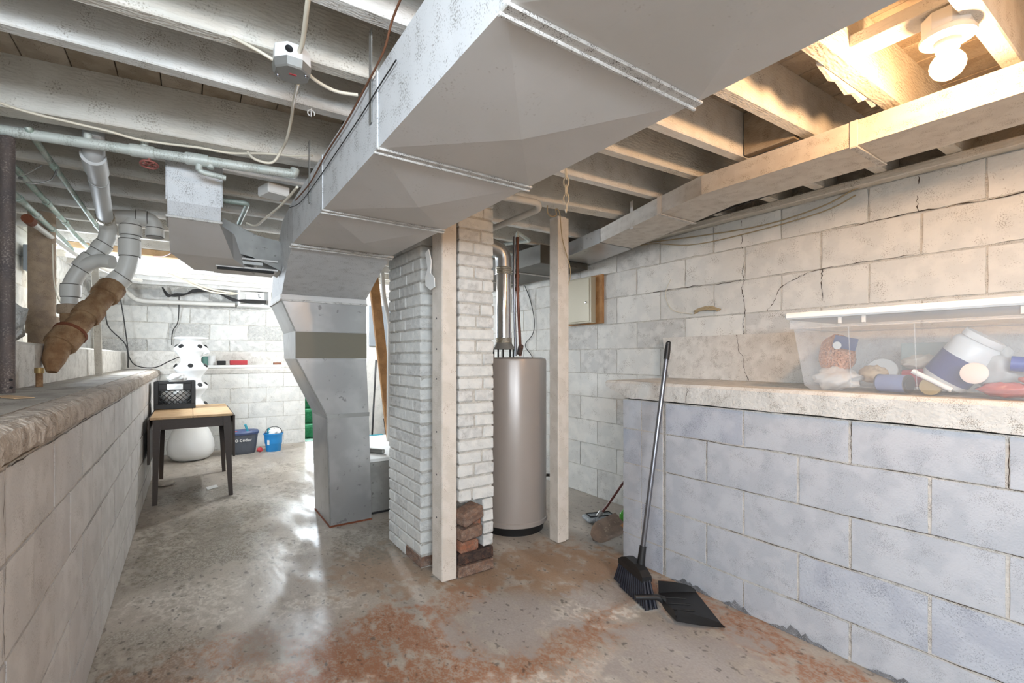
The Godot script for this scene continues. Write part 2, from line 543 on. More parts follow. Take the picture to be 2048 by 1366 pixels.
# stained concrete: the stains lie where the photograph shows them (room coordinates)
func floor_material(nrm: Texture2D) -> StandardMaterial3D:
	var w := 1024
	var h := 2048
	var big := noise(256, 0.02, 201, 4)
	var mid := noise(512, 0.03, 203, 4)
	var fine := noise(512, 0.30, 207, 3)
	var warp := noise(512, 0.025, 211, 4)
	var grit := noise(512, 0.10, 223, 3)
	# x, d, radius x, radius d, strength, kind: 0 rust, 1 pale, 2 dark damp, 3 grey screed, 4 ochre
	var spots := [[0.15, 1.72, 0.60, 0.30, 1.0, 0], [0.58, 1.98, 0.34, 0.26, 1.0, 0], [0.0, 2.15, 0.30, 0.20, 0.9, 0], [0.80, 1.72, 0.22, 0.35, 0.8, 0], [1.25, 1.45, 0.40, 0.16, 0.6, 0], [1.75, 1.95, 0.40, 0.26, 0.8, 4], [1.55, 2.2, 0.45, 0.2, 0.75, 4], [1.95, 1.75, 0.22, 0.25, 0.8, 4], [1.98, 1.15, 0.14, 0.55, 0.7, 0], [0.95, 1.35, 0.35, 0.2, 0.5, 0], [1.05, 2.05, 0.2, 0.12, 0.5, 0], [1.5, 1.55, 0.25, 0.10, 0.6, 0],
		[0.52, 2.35, 0.22, 0.22, 0.8, 1], [0.0, 2.75, 0.25, 0.35, 0.8, 1], [0.3, 3.3, 0.4, 0.3, 0.6, 1], [1.2, 1.28, 0.35, 0.14, 0.7, 1], [1.45, 1.68, 0.35, 0.10, 0.9, 1], [0.9, 1.2, 0.2, 0.25, 0.7, 1], [0.7, 5.6, 0.35, 0.3, 0.6, 1], [0.3, 6.2, 0.3, 0.25, 0.6, 1], [0.35, 4.6, 0.5, 0.4, 0.6, 1], [0.45, 1.72, 0.10, 0.06, 0.9, 1], [1.72, 1.5, 0.2, 0.06, 0.9, 1], [0.15, 2.0, 0.2, 0.1, 0.7, 1],
		[0.05, 3.5, 0.4, 0.45, 0.7, 2], [0.1, 4.9, 0.35, 0.3, 0.8, 2], [0.2, 4.1, 0.5, 0.25, 0.6, 2], [-0.15, 2.3, 0.2, 0.4, 0.5, 2], [0.2, 1.62, 0.4, 0.08, 0.7, 2], [0.35, 2.2, 0.3, 0.16, 0.6, 3], [1.2, 1.75, 0.30, 0.22, 0.9, 3], [1.6, 1.15, 0.35, 0.25, 0.9, 3], [1.7, 1.7, 0.2, 0.12, 0.8, 3], [0.95, 2.6, 0.35, 0.35, 0.6, 4], [1.0, 3.0, 0.3, 0.3, 0.6, 2]]
	var cols := [rgb(150, 104, 76), rgb(208, 202, 192), rgb(118, 110, 97), rgb(158, 150, 144), rgb(148, 120, 95)]
	var out := PackedByteArray()
	out.resize(w * h * 3)
	for j in h:
		var d := 7.6 - 9.6 * j / h
		var row := []
		for s in spots:
			if absf(d - s[1]) < s[3] * 1.7:
				row.append(s)
		var jf := (j % 512) * 512
		var jm := ((j * 3 / 2) % 512) * 512
		var jw := ((j * 2 / 3) % 512) * 512
		for i in w:
			var x := -0.4 + 3.4 * i / w
			var bg: float = big[((j / 3) % 256) * 256 + (i / 2) % 256] / 255.0
			var md: float = mid[jm + (i * 3 / 2) % 512] / 255.0
			var fn: float = fine[jf + i % 512] / 255.0
			var gr: float = grit[jf + (i + 100) % 512] / 255.0
			var wp: float = warp[jw + (i * 2 / 3) % 512] / 255.0 - 0.5
			var c := Color(0.672, 0.635, 0.590)
			c = c.lerp(Color(0.585, 0.55, 0.51), smoothstep(0.45, 0.75, bg) * 0.6)
			for s in row:
				var ex: float = (x - s[0]) / s[2]
				var ed: float = (d - s[1]) / s[3]
				var q := ex * ex + ed * ed
				if q < 2.6:
					var k: float = smoothstep(1.5, 0.2, q + wp * 2.2 + (md - 0.5) * 2.2) * s[4]
					if s[5] == 0 or s[5] == 2:
						k *= 0.25 + 1.1 * smoothstep(0.38, 0.58, fn * 0.6 + gr * 0.4)
					elif s[5] == 1:
						k *= 0.5 + 0.6 * smoothstep(0.4, 0.6, gr)
					c = c.lerp(cols[s[5]], clampf(k, 0, 0.92))
			var tone := 0.93 + 0.14 * fn
			var pit := gr + (md - 0.5) * 0.6
			if pit > 0.80:
				tone *= 1.0 - minf(0.30, (pit - 0.80) * 3.0)
			out[(j * w + i) * 3] = int(clampf(c.r * tone, 0, 1) * 255.0)
			out[(j * w + i) * 3 + 1] = int(clampf(c.g * tone, 0, 1) * 255.0)
			out[(j * w + i) * 3 + 2] = int(clampf(c.b * tone, 0, 1) * 255.0)
	var m := StandardMaterial3D.new()
	m.albedo_texture = ImageTexture.create_from_image(Image.create_from_data(w, h, false, Image.FORMAT_RGB8, out))
	m.roughness = 0.42
	m.metallic_specular = 0.5
	var rt := Image.create_from_data(512, 512, false, Image.FORMAT_L8, noise(512, 0.02, 219, 4))
	for j in 512:
		for i in 512:
			var g := rt.get_pixel(i, j).r
			rt.set_pixel(i, j, Color.WHITE * (0.55 + 0.45 * smoothstep(0.3, 0.7, g)))
	m.roughness = 0.70
	m.roughness_texture = ImageTexture.create_from_image(rt)
	m.roughness_texture_channel = BaseMaterial3D.TEXTURE_CHANNEL_RED
	m.normal_enabled = true
	m.normal_texture = nrm
	m.normal_scale = 0.06
	return m

# ------------------------------------------------------------------ walls of blocks
# front face in local +z, centred, with worn edges
func block_mesh(w: float, h: float, t: float, amp: float, bev: float, sd: int) -> ArrayMesh:
	var key := "b%d_%d_%d_%d_%d" % [roundi(w * 200), roundi(h * 200), roundi(amp * 10000), roundi(bev * 10000), sd]
	if cache.has(key):
		return cache[key]
	var f := FastNoiseLite.new()
	f.seed = sd * 31 + 5
	f.frequency = 9.0
	f.fractal_octaves = 2
	var mb := MB.new()
	var nx := 6 if w > 0.15 else 3
	var ny := 3
	var g := func(a: float, b: float) -> Vector3:
		var ea := minf(a, 1 - a)
		var eb := minf(b, 1 - b)
		var x := (a - 0.5) * w
		var y := (b - 0.5) * h
		if ea == 0: x += f.get_noise_2d(y * 3, a * 5) * bev * 0.9
		elif ea < 0.34 and nx == 6: x = (a - 0.5) * w * (1.0 + 0.4 * (0.34 - ea))
		if eb == 0: y += f.get_noise_2d(x * 3, b * 5 + 9) * bev * 0.9
		var z := (0.5 + 0.5 * f.get_noise_2d(x * 2.0 + a, y * 2.0 + b * 0.4)) * amp
		if ea == 0 or eb == 0: z -= bev * 0.8
		return Vector3(x, y, z)
	mb.grid(nx, ny, g, Vector3(0, 0, 1))
	var rim := []
	for i in nx: rim.append(g.call(float(i) / nx, 0.0))
	for j in ny: rim.append(g.call(1.0, float(j) / ny))
	for i in nx: rim.append(g.call(1.0 - float(i) / nx, 1.0))
	for j in ny: rim.append(g.call(0.0, 1.0 - float(j) / ny))
	for i in rim.size():
		var a: Vector3 = rim[i]
		var b: Vector3 = rim[(i + 1) % rim.size()]
		mb.face([a, b, Vector3(b.x, b.y, -t), Vector3(a.x, a.y, -t)], Vector3(a.x / w, a.y / h, 0))
	cache[key] = mb.done()
	return cache[key]

# origin: foot of the wall line; along: unit vector; out: outward normal
func lay_blocks(parent: Node3D, origin: Vector3, along: Vector3, out: Vector3, rows: Array, joints: Array, s0: float, s1: float, gap: float, amp: float, bev: float, mats: Array, skip = null, called := "block") -> void:
	var basis := Basis(along, Vector3.UP, along.cross(Vector3.UP))
	if basis.z.dot(out) < 0:
		basis = Basis(-along, Vector3.UP, out)
	for r in rows.size() - 1:
		var y0: float = rows[r]
		var y1: float = rows[r + 1]
		var cuts := [s0]
		for q in joints[r % joints.size()]:
			if q > s0 + 0.02 and q < s1 - 0.02:
				cuts.append(q)
		cuts.append(s1)
		for k in cuts.size() - 1:
			var a: float = cuts[k]
			var b: float = cuts[k + 1]
			var mid := (a + b) / 2
			if skip != null and skip.call(mid, (y0 + y1) / 2):
				continue
			var m := block_mesh(b - a - gap, y1 - y0 - gap, 0.05, amp, bev, rng.randi_range(0, 3))
			var at := origin + along * mid + Vector3.UP * ((y0 + y1) / 2) + out * rng.randf_range(-0.0015, 0.0015)
			piece(called, m, mats[rng.randi_range(0, mats.size() - 1)], parent, Transform3D(basis, at))

# a jagged crack along points on a face, its inner shade painted dark
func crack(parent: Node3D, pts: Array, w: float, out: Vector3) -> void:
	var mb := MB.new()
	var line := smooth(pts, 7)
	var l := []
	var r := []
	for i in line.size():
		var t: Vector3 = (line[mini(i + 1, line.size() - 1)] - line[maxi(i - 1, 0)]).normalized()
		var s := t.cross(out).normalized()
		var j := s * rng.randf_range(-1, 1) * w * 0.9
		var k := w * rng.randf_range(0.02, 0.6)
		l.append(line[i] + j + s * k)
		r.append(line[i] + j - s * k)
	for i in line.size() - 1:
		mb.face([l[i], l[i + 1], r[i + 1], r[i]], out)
	part("crack", mb, M.crack_shade, parent)

func every(start: float, step: float, to: float) -> Array:
	var a := []
	var s := start
	while s < to:
		a.append(s)
		s += step
	return a

func make_shell() -> void:
	# slab
	var fl := MB.new()
	var q := [Vector2(-0.4, -2.0), Vector2(3.0, -2.0), Vector2(3.0, 7.6), Vector2(-0.4, 7.6)]
	var uvs := [Vector2(0, 1), Vector2(1, 1), Vector2(1, 0), Vector2(0, 0)]
	for k in [[0, 2, 1], [0, 3, 2]]:
		for i in k:
			fl.put(V(q[i].x, 0, q[i].y), Vector3.UP, uvs[i])
	fl.box(V(0.9, -0.1, 3.4), Vector3(4.6, 0.198, 12.8))
	struct("floor", fl, M.floor, "stained bare concrete floor")
	# right wall of big blocks
	var wr := MB.new()
	wr.span(V(2.8655, 0, -2.1), V(3.1, 2.062, 9.0))
	wr.span(V(2.98, 2.062, -2.1), V(3.1, 2.32, 9.0))
	var right := struct("wall_right", wr, M.mortar, "white painted block wall on the right")
	var rows := [0.0, 0.24, 0.444, 0.648, 0.852, 1.055, 1.26, 1.465, 1.675, 1.88, 2.06]
	var ja := every(-0.55, 0.43, 9.0)
	var jb := every(-0.34, 0.43, 9.0)
	lay_blocks(right, V(2.86, 0, 0), Vector3(0, 0, -1), Vector3(-1, 0, 0), rows, [ja, jb], -0.7, 7.0, 0.009, 0.006, 0.004, [M.block_a, M.block_b, M.block_c, M.block_a],
		func(s, y): return (s < 1.85 and y < 1.05) or y > 1.68)
	lay_blocks(right, V(2.86, 0, 0), Vector3(0, 0, -1), Vector3(-1, 0, 0), [1.675, 1.88, 2.06], [ja, jb], -0.7, 7.0, 0.010, 0.016, 0.008, [M.block_a, M.block_b, M.block_c, M.block_a])
	# ledge wall along the right, with its capping
	var lw := MB.new()
	lw.span(V(2.1345, 0, -1.95), V(2.866, 0.944, 1.640))
	lw.span(V(2.1345, 0, 1.648), V(2.866, 0.944, 1.935))
	lw.span(V(2.2, 0, 1.640), V(2.866, 0.944, 1.648))
	var ledge := struct("wall_right_ledge", lw, M.ledge_mortar, "low painted block ledge wall on the right")
	var lr := [0.0, 0.152, 0.36, 0.568, 0.772, 0.944]
	lay_blocks(ledge, V(2.13, 0, 0), Vector3(0, 0, -1), Vector3(-1, 0, 0), lr, [every(-0.52, 0.43, 1.6), every(-0.33, 0.43, 1.6)], -0.7, 1.638, 0.011, 0.001, 0.002, [M.ledge_a, M.ledge_b, M.ledge_a])
	lay_blocks(ledge, V(2.13, 0, 0), Vector3(0, 0, -1), Vector3(-1, 0, 0), lr, [[1.80]], 1.652, 1.94, 0.007, 0.001, 0.002, [M.ledge_a, M.ledge_b])
	lay_blocks(ledge, V(0, 0, 1.94), Vector3(1, 0, 0), Vector3(0, 0, -1), lr, [[2.5], [2.35]], 2.132, 2.866, 0.007, 0.001, 0.002, [M.ledge_a, M.ledge_b])
	var cap := MB.new()
	var f := FastNoiseLite.new()
	f.seed = 77
	f.frequency = 1.2
	var rings := []
	for i in 61:
		var d := -1.95 + i * 4.02 / 60.0
		var e := 0.0 if d < 1.9 else (d - 1.9) / 0.17
		var o := f.get_noise_2d(d * 6, 0) * 0.006
		var low := 0.951 + f.get_noise_2d(d * 9, 5) * 0.006 + 0.06 * maxf(0, e)
		rings.append([V(2.122 + o, low, d), V(2.118 + o, 1.035, d), V(2.13, 1.05, d), V(2.858, 1.05, d), V(2.858, low, d)])
	cap.loft(rings)
	part("capping", cap, M.cap_paint, ledge)
	# plastered band above the ledge
	var band := MB.new()
	band.loft([[V(2.72, 1.051, -1.95), V(2.76, 1.30, -1.95), V(2.77, 1.33, -1.95), V(2.858, 1.335, -1.95), V(2.858, 1.051, -1.95)], [V(2.72, 1.051, 2.06), V(2.76, 1.30, 2.14), V(2.77, 1.33, 2.15), V(2.858, 1.335, 2.15), V(2.858, 1.051, 2.06)]])
	part("plaster_band", band, M.cap_paint, ledge)
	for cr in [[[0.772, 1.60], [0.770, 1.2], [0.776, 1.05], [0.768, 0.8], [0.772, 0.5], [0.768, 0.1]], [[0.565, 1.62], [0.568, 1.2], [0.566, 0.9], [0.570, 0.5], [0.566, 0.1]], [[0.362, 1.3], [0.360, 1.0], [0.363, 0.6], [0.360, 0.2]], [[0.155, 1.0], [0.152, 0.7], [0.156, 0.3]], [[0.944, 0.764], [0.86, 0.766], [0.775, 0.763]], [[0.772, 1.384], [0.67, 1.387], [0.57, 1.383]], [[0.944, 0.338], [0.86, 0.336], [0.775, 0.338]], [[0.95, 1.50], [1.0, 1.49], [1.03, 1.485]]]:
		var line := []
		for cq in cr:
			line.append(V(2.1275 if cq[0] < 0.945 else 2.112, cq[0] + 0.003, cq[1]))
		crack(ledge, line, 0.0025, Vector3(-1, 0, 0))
	# grey render bared where the paint has peeled along the foot of the ledge wall
	for pe in [[1.60, 1.36], [1.30, 1.16], [1.08, 0.84], [0.72, 0.40], [0.36, 0.20]]:
		var peel := MB.new()
		var n := 16
		for i in n:
			var e0: float = lerpf(pe[0], pe[1], float(i) / n)
			var e1: float = lerpf(pe[0], pe[1], float(i + 1) / n)
			var h0 := maxf(0.004, (0.030 + f.get_noise_2d(e0 * 30, 7) * 0.035) * sin(PI * (i + 0.3) / (n + 0.6)))
			var h1 := maxf(0.004, (0.030 + f.get_noise_2d(e1 * 30, 7) * 0.035) * sin(PI * (i + 1.3) / (n + 0.6)))
			peel.face([V(2.1275, 0.001, e0), V(2.1275, 0.001, e1), V(2.1275, h1, e1), V(2.1275, h0, e0)], Vector3(-1, 0, 0))
		part("bare_render", peel, M.bare_render, ledge)
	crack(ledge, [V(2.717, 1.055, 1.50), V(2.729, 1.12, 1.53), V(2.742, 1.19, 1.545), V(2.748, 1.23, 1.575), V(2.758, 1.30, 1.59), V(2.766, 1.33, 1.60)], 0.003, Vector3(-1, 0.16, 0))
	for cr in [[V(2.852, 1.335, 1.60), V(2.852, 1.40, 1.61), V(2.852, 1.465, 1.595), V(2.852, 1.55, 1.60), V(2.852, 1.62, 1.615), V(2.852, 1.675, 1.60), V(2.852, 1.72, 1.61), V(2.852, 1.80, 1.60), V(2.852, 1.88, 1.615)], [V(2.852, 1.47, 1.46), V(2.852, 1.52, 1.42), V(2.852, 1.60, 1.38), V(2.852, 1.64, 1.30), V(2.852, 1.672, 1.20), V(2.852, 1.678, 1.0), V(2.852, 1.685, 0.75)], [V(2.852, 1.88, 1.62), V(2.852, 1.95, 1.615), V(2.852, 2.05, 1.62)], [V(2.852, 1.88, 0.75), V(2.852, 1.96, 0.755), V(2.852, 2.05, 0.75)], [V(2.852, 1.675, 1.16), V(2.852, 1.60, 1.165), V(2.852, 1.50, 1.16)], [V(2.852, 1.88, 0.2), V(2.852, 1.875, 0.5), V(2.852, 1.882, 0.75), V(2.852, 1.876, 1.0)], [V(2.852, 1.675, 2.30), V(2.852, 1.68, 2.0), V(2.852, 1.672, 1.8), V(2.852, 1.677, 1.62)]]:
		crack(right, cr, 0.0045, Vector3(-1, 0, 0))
	# sill on top of the right wall
	var sill := MB.new()
	sill.span(V(2.80, 2.062, -2.0), V(3.05, 2.10, 8.0), 0.004)
	part("sill_plate", sill, M.joist_b, right)

	# left side: ledge wall, rough capping, second step, wall behind
	var ll := MB.new()
	ll.span(V(-0.98, 0, -1.95), V(-0.3155, 0.966, 7.1))
	var left := struct("wall_left_ledge", ll, M.ledge_mortar, "low painted block ledge wall on the left")
	var llr := [0.0, 0.16, 0.365, 0.57, 0.77, 0.966]
	lay_blocks(left, V(-0.31, 0, 0), Vector3(0, 0, -1), Vector3(1, 0, 0), llr, [every(-0.3, 0.42, 7.1), every(-0.09, 0.42, 7.1)], 0.2, 7.1, 0.010, 0.002, 0.003, [M.left_a, M.left_b, M.left_a])
	var lc := MB.new()
	rings = []
	for i in 320:
		var d := -1.9 + i * 8.98 / 319.0
		var o := f.get_noise_2d(d * 7, 20) * 0.020 + f.get_noise_2d(d * 34, 23) * 0.014
		var y := f.get_noise_2d(d * 9, 40) * 0.016 + f.get_noise_2d(d * 40, 43) * 0.006
		var k := f.get_noise_2d(d * 26, 60) * 0.018
		var k2 := f.get_noise_2d(d * 31, 90) * 0.014
		rings.append([V(-0.308 + o * 0.3, 0.970 + absf(k) * 0.7, d), V(-0.298 + o * 0.5, 0.986 + k * 0.6, d), V(-0.297 + o * 0.5 + k2 * 0.4, 1.015 + k2 * 0.5, d), V(-0.304 + o * 0.5 + k * 0.4, 1.036 + y * 0.6, d), V(-0.325 + o * 0.5 + k2 * 0.7, 1.047 + y * 0.4, d), V(-0.40 + k, 1.052, d), V(-0.64, 1.05, d), V(-0.64, 0.968, d)])
	lc.loft(rings)
	part("capping", lc, M.cap_rough, left)
	var lt := MB.new()
	lt.span(V(-0.66, 1.0495, -1.9), V(-0.37, 1.0535, 7.08))
	part("ledge_top", lt, M.ledge_top, left)
	var step := MB.new()
	step.span(V(-0.98, 0.95, -1.95), V(-0.63, 1.262, 7.3), 0.012)
	part("step", step, M.cap_paint, left)
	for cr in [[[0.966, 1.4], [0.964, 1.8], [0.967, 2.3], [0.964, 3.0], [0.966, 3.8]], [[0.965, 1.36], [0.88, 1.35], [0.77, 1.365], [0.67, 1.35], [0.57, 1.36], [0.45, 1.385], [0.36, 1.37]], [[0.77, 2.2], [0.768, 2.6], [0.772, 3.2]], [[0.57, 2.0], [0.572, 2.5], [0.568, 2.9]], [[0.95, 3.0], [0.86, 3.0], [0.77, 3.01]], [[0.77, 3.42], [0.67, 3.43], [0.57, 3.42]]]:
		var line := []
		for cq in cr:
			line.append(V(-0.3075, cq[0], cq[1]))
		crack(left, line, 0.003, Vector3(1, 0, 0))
	# upper left wall with a window hole between d 4.9 and 5.8, and one near the camera
	var wl := MB.new()
	for s in [[0.0, 1.50, -2.1, 9.0], [2.02, 2.3, -2.1, 9.0], [1.50, 2.02, -2.1, -1.18], [1.50, 2.02, -0.06, 4.9], [1.50, 2.02, 5.8, 9.0]]:
		wl.span(V(-1.25, s[0], s[2]), V(-0.986, s[1], s[3]))
	var wleft := struct("wall_left", wl, M.mortar, "white painted block wall on the left")
	lay_blocks(wleft, V(-0.98, 0, 0), Vector3(0, 0, -1), Vector3(1, 0, 0), [1.265, 1.50, 1.70, 1.90, 2.10, 2.29], [every(0.1, 0.42, 7.5), every(0.31, 0.42, 7.5)], 1.6, 7.5, 0.011, 0.008, 0.008, [M.block_a, M.block_b, M.block_c],
		func(s, y): return s > 4.75 and s < 5.95 and y > 1.5 and y < 2.05)
	window_at("window_1", V(-1.08, 1.50, -0.62), Vector2(1.12, 0.52), Vector3(1, 0, 0), "basement window high in the left wall beside the camera")
	window_at("window_2", V(-1.08, 1.50, 5.35), Vector2(0.9, 0.52), Vector3(1, 0, 0), "bright basement window in the left wall behind the brown pipes")

	# wall behind the camera
	var wf := MB.new()
	for s in [[0.0, 1.45, -1.2, 3.1], [2.0, 2.3, -1.2, 3.1], [1.45, 2.0, -1.2, -0.84], [1.45, 2.0, 0.40, 3.1]]:
		wf.span(V(s[2], s[0], -2.2), V(s[3], s[1], -1.95))
	struct("wall_front", wf, M.block_a, "white block wall behind the camera")
	window_at("added_window_3", V(-0.22, 1.45, -2.06), Vector2(1.24, 0.55), Vector3(0, 0, -1), "added window in the wall behind the camera for fill light")  # unseen window added to go with the rear fill light

	# back wall: ledge wall, step and upper wall
	var bl := MB.new()
	bl.span(V(-0.98, 0, 7.103), V(1.335, 0.985, 8.0))
	var back := struct("wall_back_ledge", bl, M.mortar, "low painted block ledge wall at the back")
	lay_blocks(back, V(0, 0, 7.1), Vector3(1, 0, 0), Vector3(0, 0, 1), [0.0, 0.19, 0.39, 0.59, 0.79, 0.98], [every(-0.2, 0.42, 1.34), every(0.01, 0.42, 1.34)], -0.3, 1.338, 0.009, 0.003, 0.004, [M.block_c, M.block_a])
	var bc := MB.new()
	rings = []
	for i in 41:
		var x := -0.32 + i * 1.665 / 40.0
		var o := f.get_noise_2d(x * 9, 80) * 0.010
		rings.append([V(x, 0.982, 7.095 + o), V(x, 1.03, 7.085 + o), V(x, 1.05, 7.11 + o), V(x, 1.05, 7.4), V(x, 0.982, 7.4)])
	bc.loft(rings)
	part("capping", bc, M.cap_paint, back)
	var bs := MB.new()
	bs.span(V(-0.98, 0.95, 7.3), V(1.335, 1.27, 7.7), 0.01)
	part("step", bs, M.cap_paint, back)
	var wb := MB.new()
	wb.span(V(-1.25, 0, 7.560), V(1.335, 2.3, 8.0))
	var wback := struct("wall_back", wb, M.mortar, "white painted rough block wall at the back")
	lay_blocks(wback, V(0, 0, 7.555), Vector3(1, 0, 0), Vector3(0, 0, 1), [1.27, 1.43, 1.64, 1.85, 2.06], [every(-0.9, 0.45, 1.3), every(-0.68, 0.45, 1.3)], -0.97, 1.33, 0.012, 0.02, 0.010, [M.block_b, M.stone, M.block_a, M.block_b])
	# right end: wall and stairwell
	var we := MB.new()
	we.span(V(1.86, 0, 7.0), V(3.1, 2.3, 7.25))
	we.span(V(1.80, 0, 7.25), V(1.92, 2.3, 9.6))
	we.span(V(1.2, 0, 9.4), V(1.36, 2.3, 9.6))
	we.span(V(1.76, 0, 9.4), V(1.92, 2.3, 9.6))
	we.span(V(1.36, 0, 9.4), V(1.76, 1.36, 9.6))
	we.span(V(1.36, 2.2, 9.4), V(1.76, 2.3, 9.6))
	we.span(V(1.2, 0, 8.0), V(1.335, 2.3, 9.6))
	window_at("window_5", V(1.56, 1.36, 9.5), Vector2(0.4, 0.84), Vector3(0, 0, 1), "window at the head of the stairs")
	struct("wall_back_stair", we, M.block_c, "white wall beside the stairwell")

func window_at(called: String, at: Vector3, size: Vector2, out: Vector3, label: String) -> void:
	var side := Vector3.UP.cross(out).normalized()
	var fr := MB.new()
	var b := Basis(side, Vector3.UP, out)
	var t := 0.035
	fr.box(at + Vector3.UP * t / 2, Vector3(size.x, t, 0.06), 0.003, b)
	fr.box(at + Vector3.UP * (size.y - t / 2), Vector3(size.x, t, 0.06), 0.003, b)
	for s in [-1, 0, 1]:
		fr.box(at + Vector3.UP * size.y / 2 + side * s * (size.x - t) / 2, Vector3(t, size.y - 2 * t, 0.055), 0.003, b)
	var o := struct(called, fr, M.white_plastic, label)
	for s in [-1, 1]:
		var g := MB.new()
		g.box(at + Vector3.UP * size.y / 2 + side * s * size.x / 4, Vector3(size.x / 2 - t * 1.5, size.y - 2 * t, 0.006), 0, b)
		part("pane", g, M.glass, o)

func make_ceiling() -> void:
	var c := MB.new()
	c.span(V(-1.25, 2.318, -2.2), V(3.1, 2.45, 9.6))
	var ceil := struct("ceiling", c, M.deck_b, "open joist ceiling with plank subfloor")
	var x := -1.2
	while x < 3.05:
		var w := 0.138
		var mb_key := "plank"
		if not cache.has(mb_key):
			var pm := MB.new()
			pm.box(Vector3.ZERO, Vector3(0.1345, 0.02, 11.6), 0.0015)
			cache[mb_key] = pm.done()
		piece("board", cache[mb_key], [M.deck_a, M.deck_b][rng.randi_range(0, 1)], ceil, Transform3D(Basis.IDENTITY, V(x + w / 2, 2.307 + rng.randf_range(-0.001, 0.001), 3.7)))
		x += w
	# joists: depth at x = 0, slope with x, thickness, material
	var js := [[-1.55, -0.02, 0.045], [-1.15, -0.02, 0.045], [-0.75, -0.02, 0.045], [-0.35, -0.02, 0.045], [0.0, -0.02, 0.045], [0.37, -0.02, 0.048], [0.67, -0.02, 0.055], [0.98, -0.035, 0.05], [1.27, -0.04, 0.05], [1.58, -0.065, 0.05], [1.85, -0.04, 0.05]]
	for d in [2.70, 3.06, 3.43, 3.83, 4.18, 4.58, 4.98, 5.38, 5.78, 6.18, 6.58, 6.98, 7.36]:
		js.append([d, -0.01, 0.045])
	js.append([2.425, -0.13, 0.1])
	var fn := FastNoiseLite.new()
	fn.frequency = 2.0
	for k in js.size():
		var j: Array = js[k]
		var mb := MB.new()
		var hw: float = j[2] / 2
		var rings := []
		for i in 13:
			var xx := -1.15 + i * 4.1 / 12.0
			var dc: float = j[0] + j[1] * xx
			var lo := 2.1 + fn.get_noise_2d(xx * 0.7, k * 5.0) * 0.006
			rings.append([V(xx, lo, dc - hw + 0.004), V(xx, lo + 0.004, dc - hw), V(xx, 2.297, dc - hw), V(xx, 2.297, dc + hw), V(xx, lo + 0.004, dc + hw), V(xx, lo, dc + hw - 0.004)])
		mb.loft(rings)
		part("joist", mb, M.joist if k % 3 else M.joist_b, ceil)

func ring4(x0: float, x1: float, y0: float, y1: float, d0: float, d1: float) -> Array:
	# ring whose bottom edge lies at depth d0 and top edge at d1
	return [V(x0, y0, d0), V(x1, y0, d0), V(x1, y1, d1), V(x0, y1, d1)]

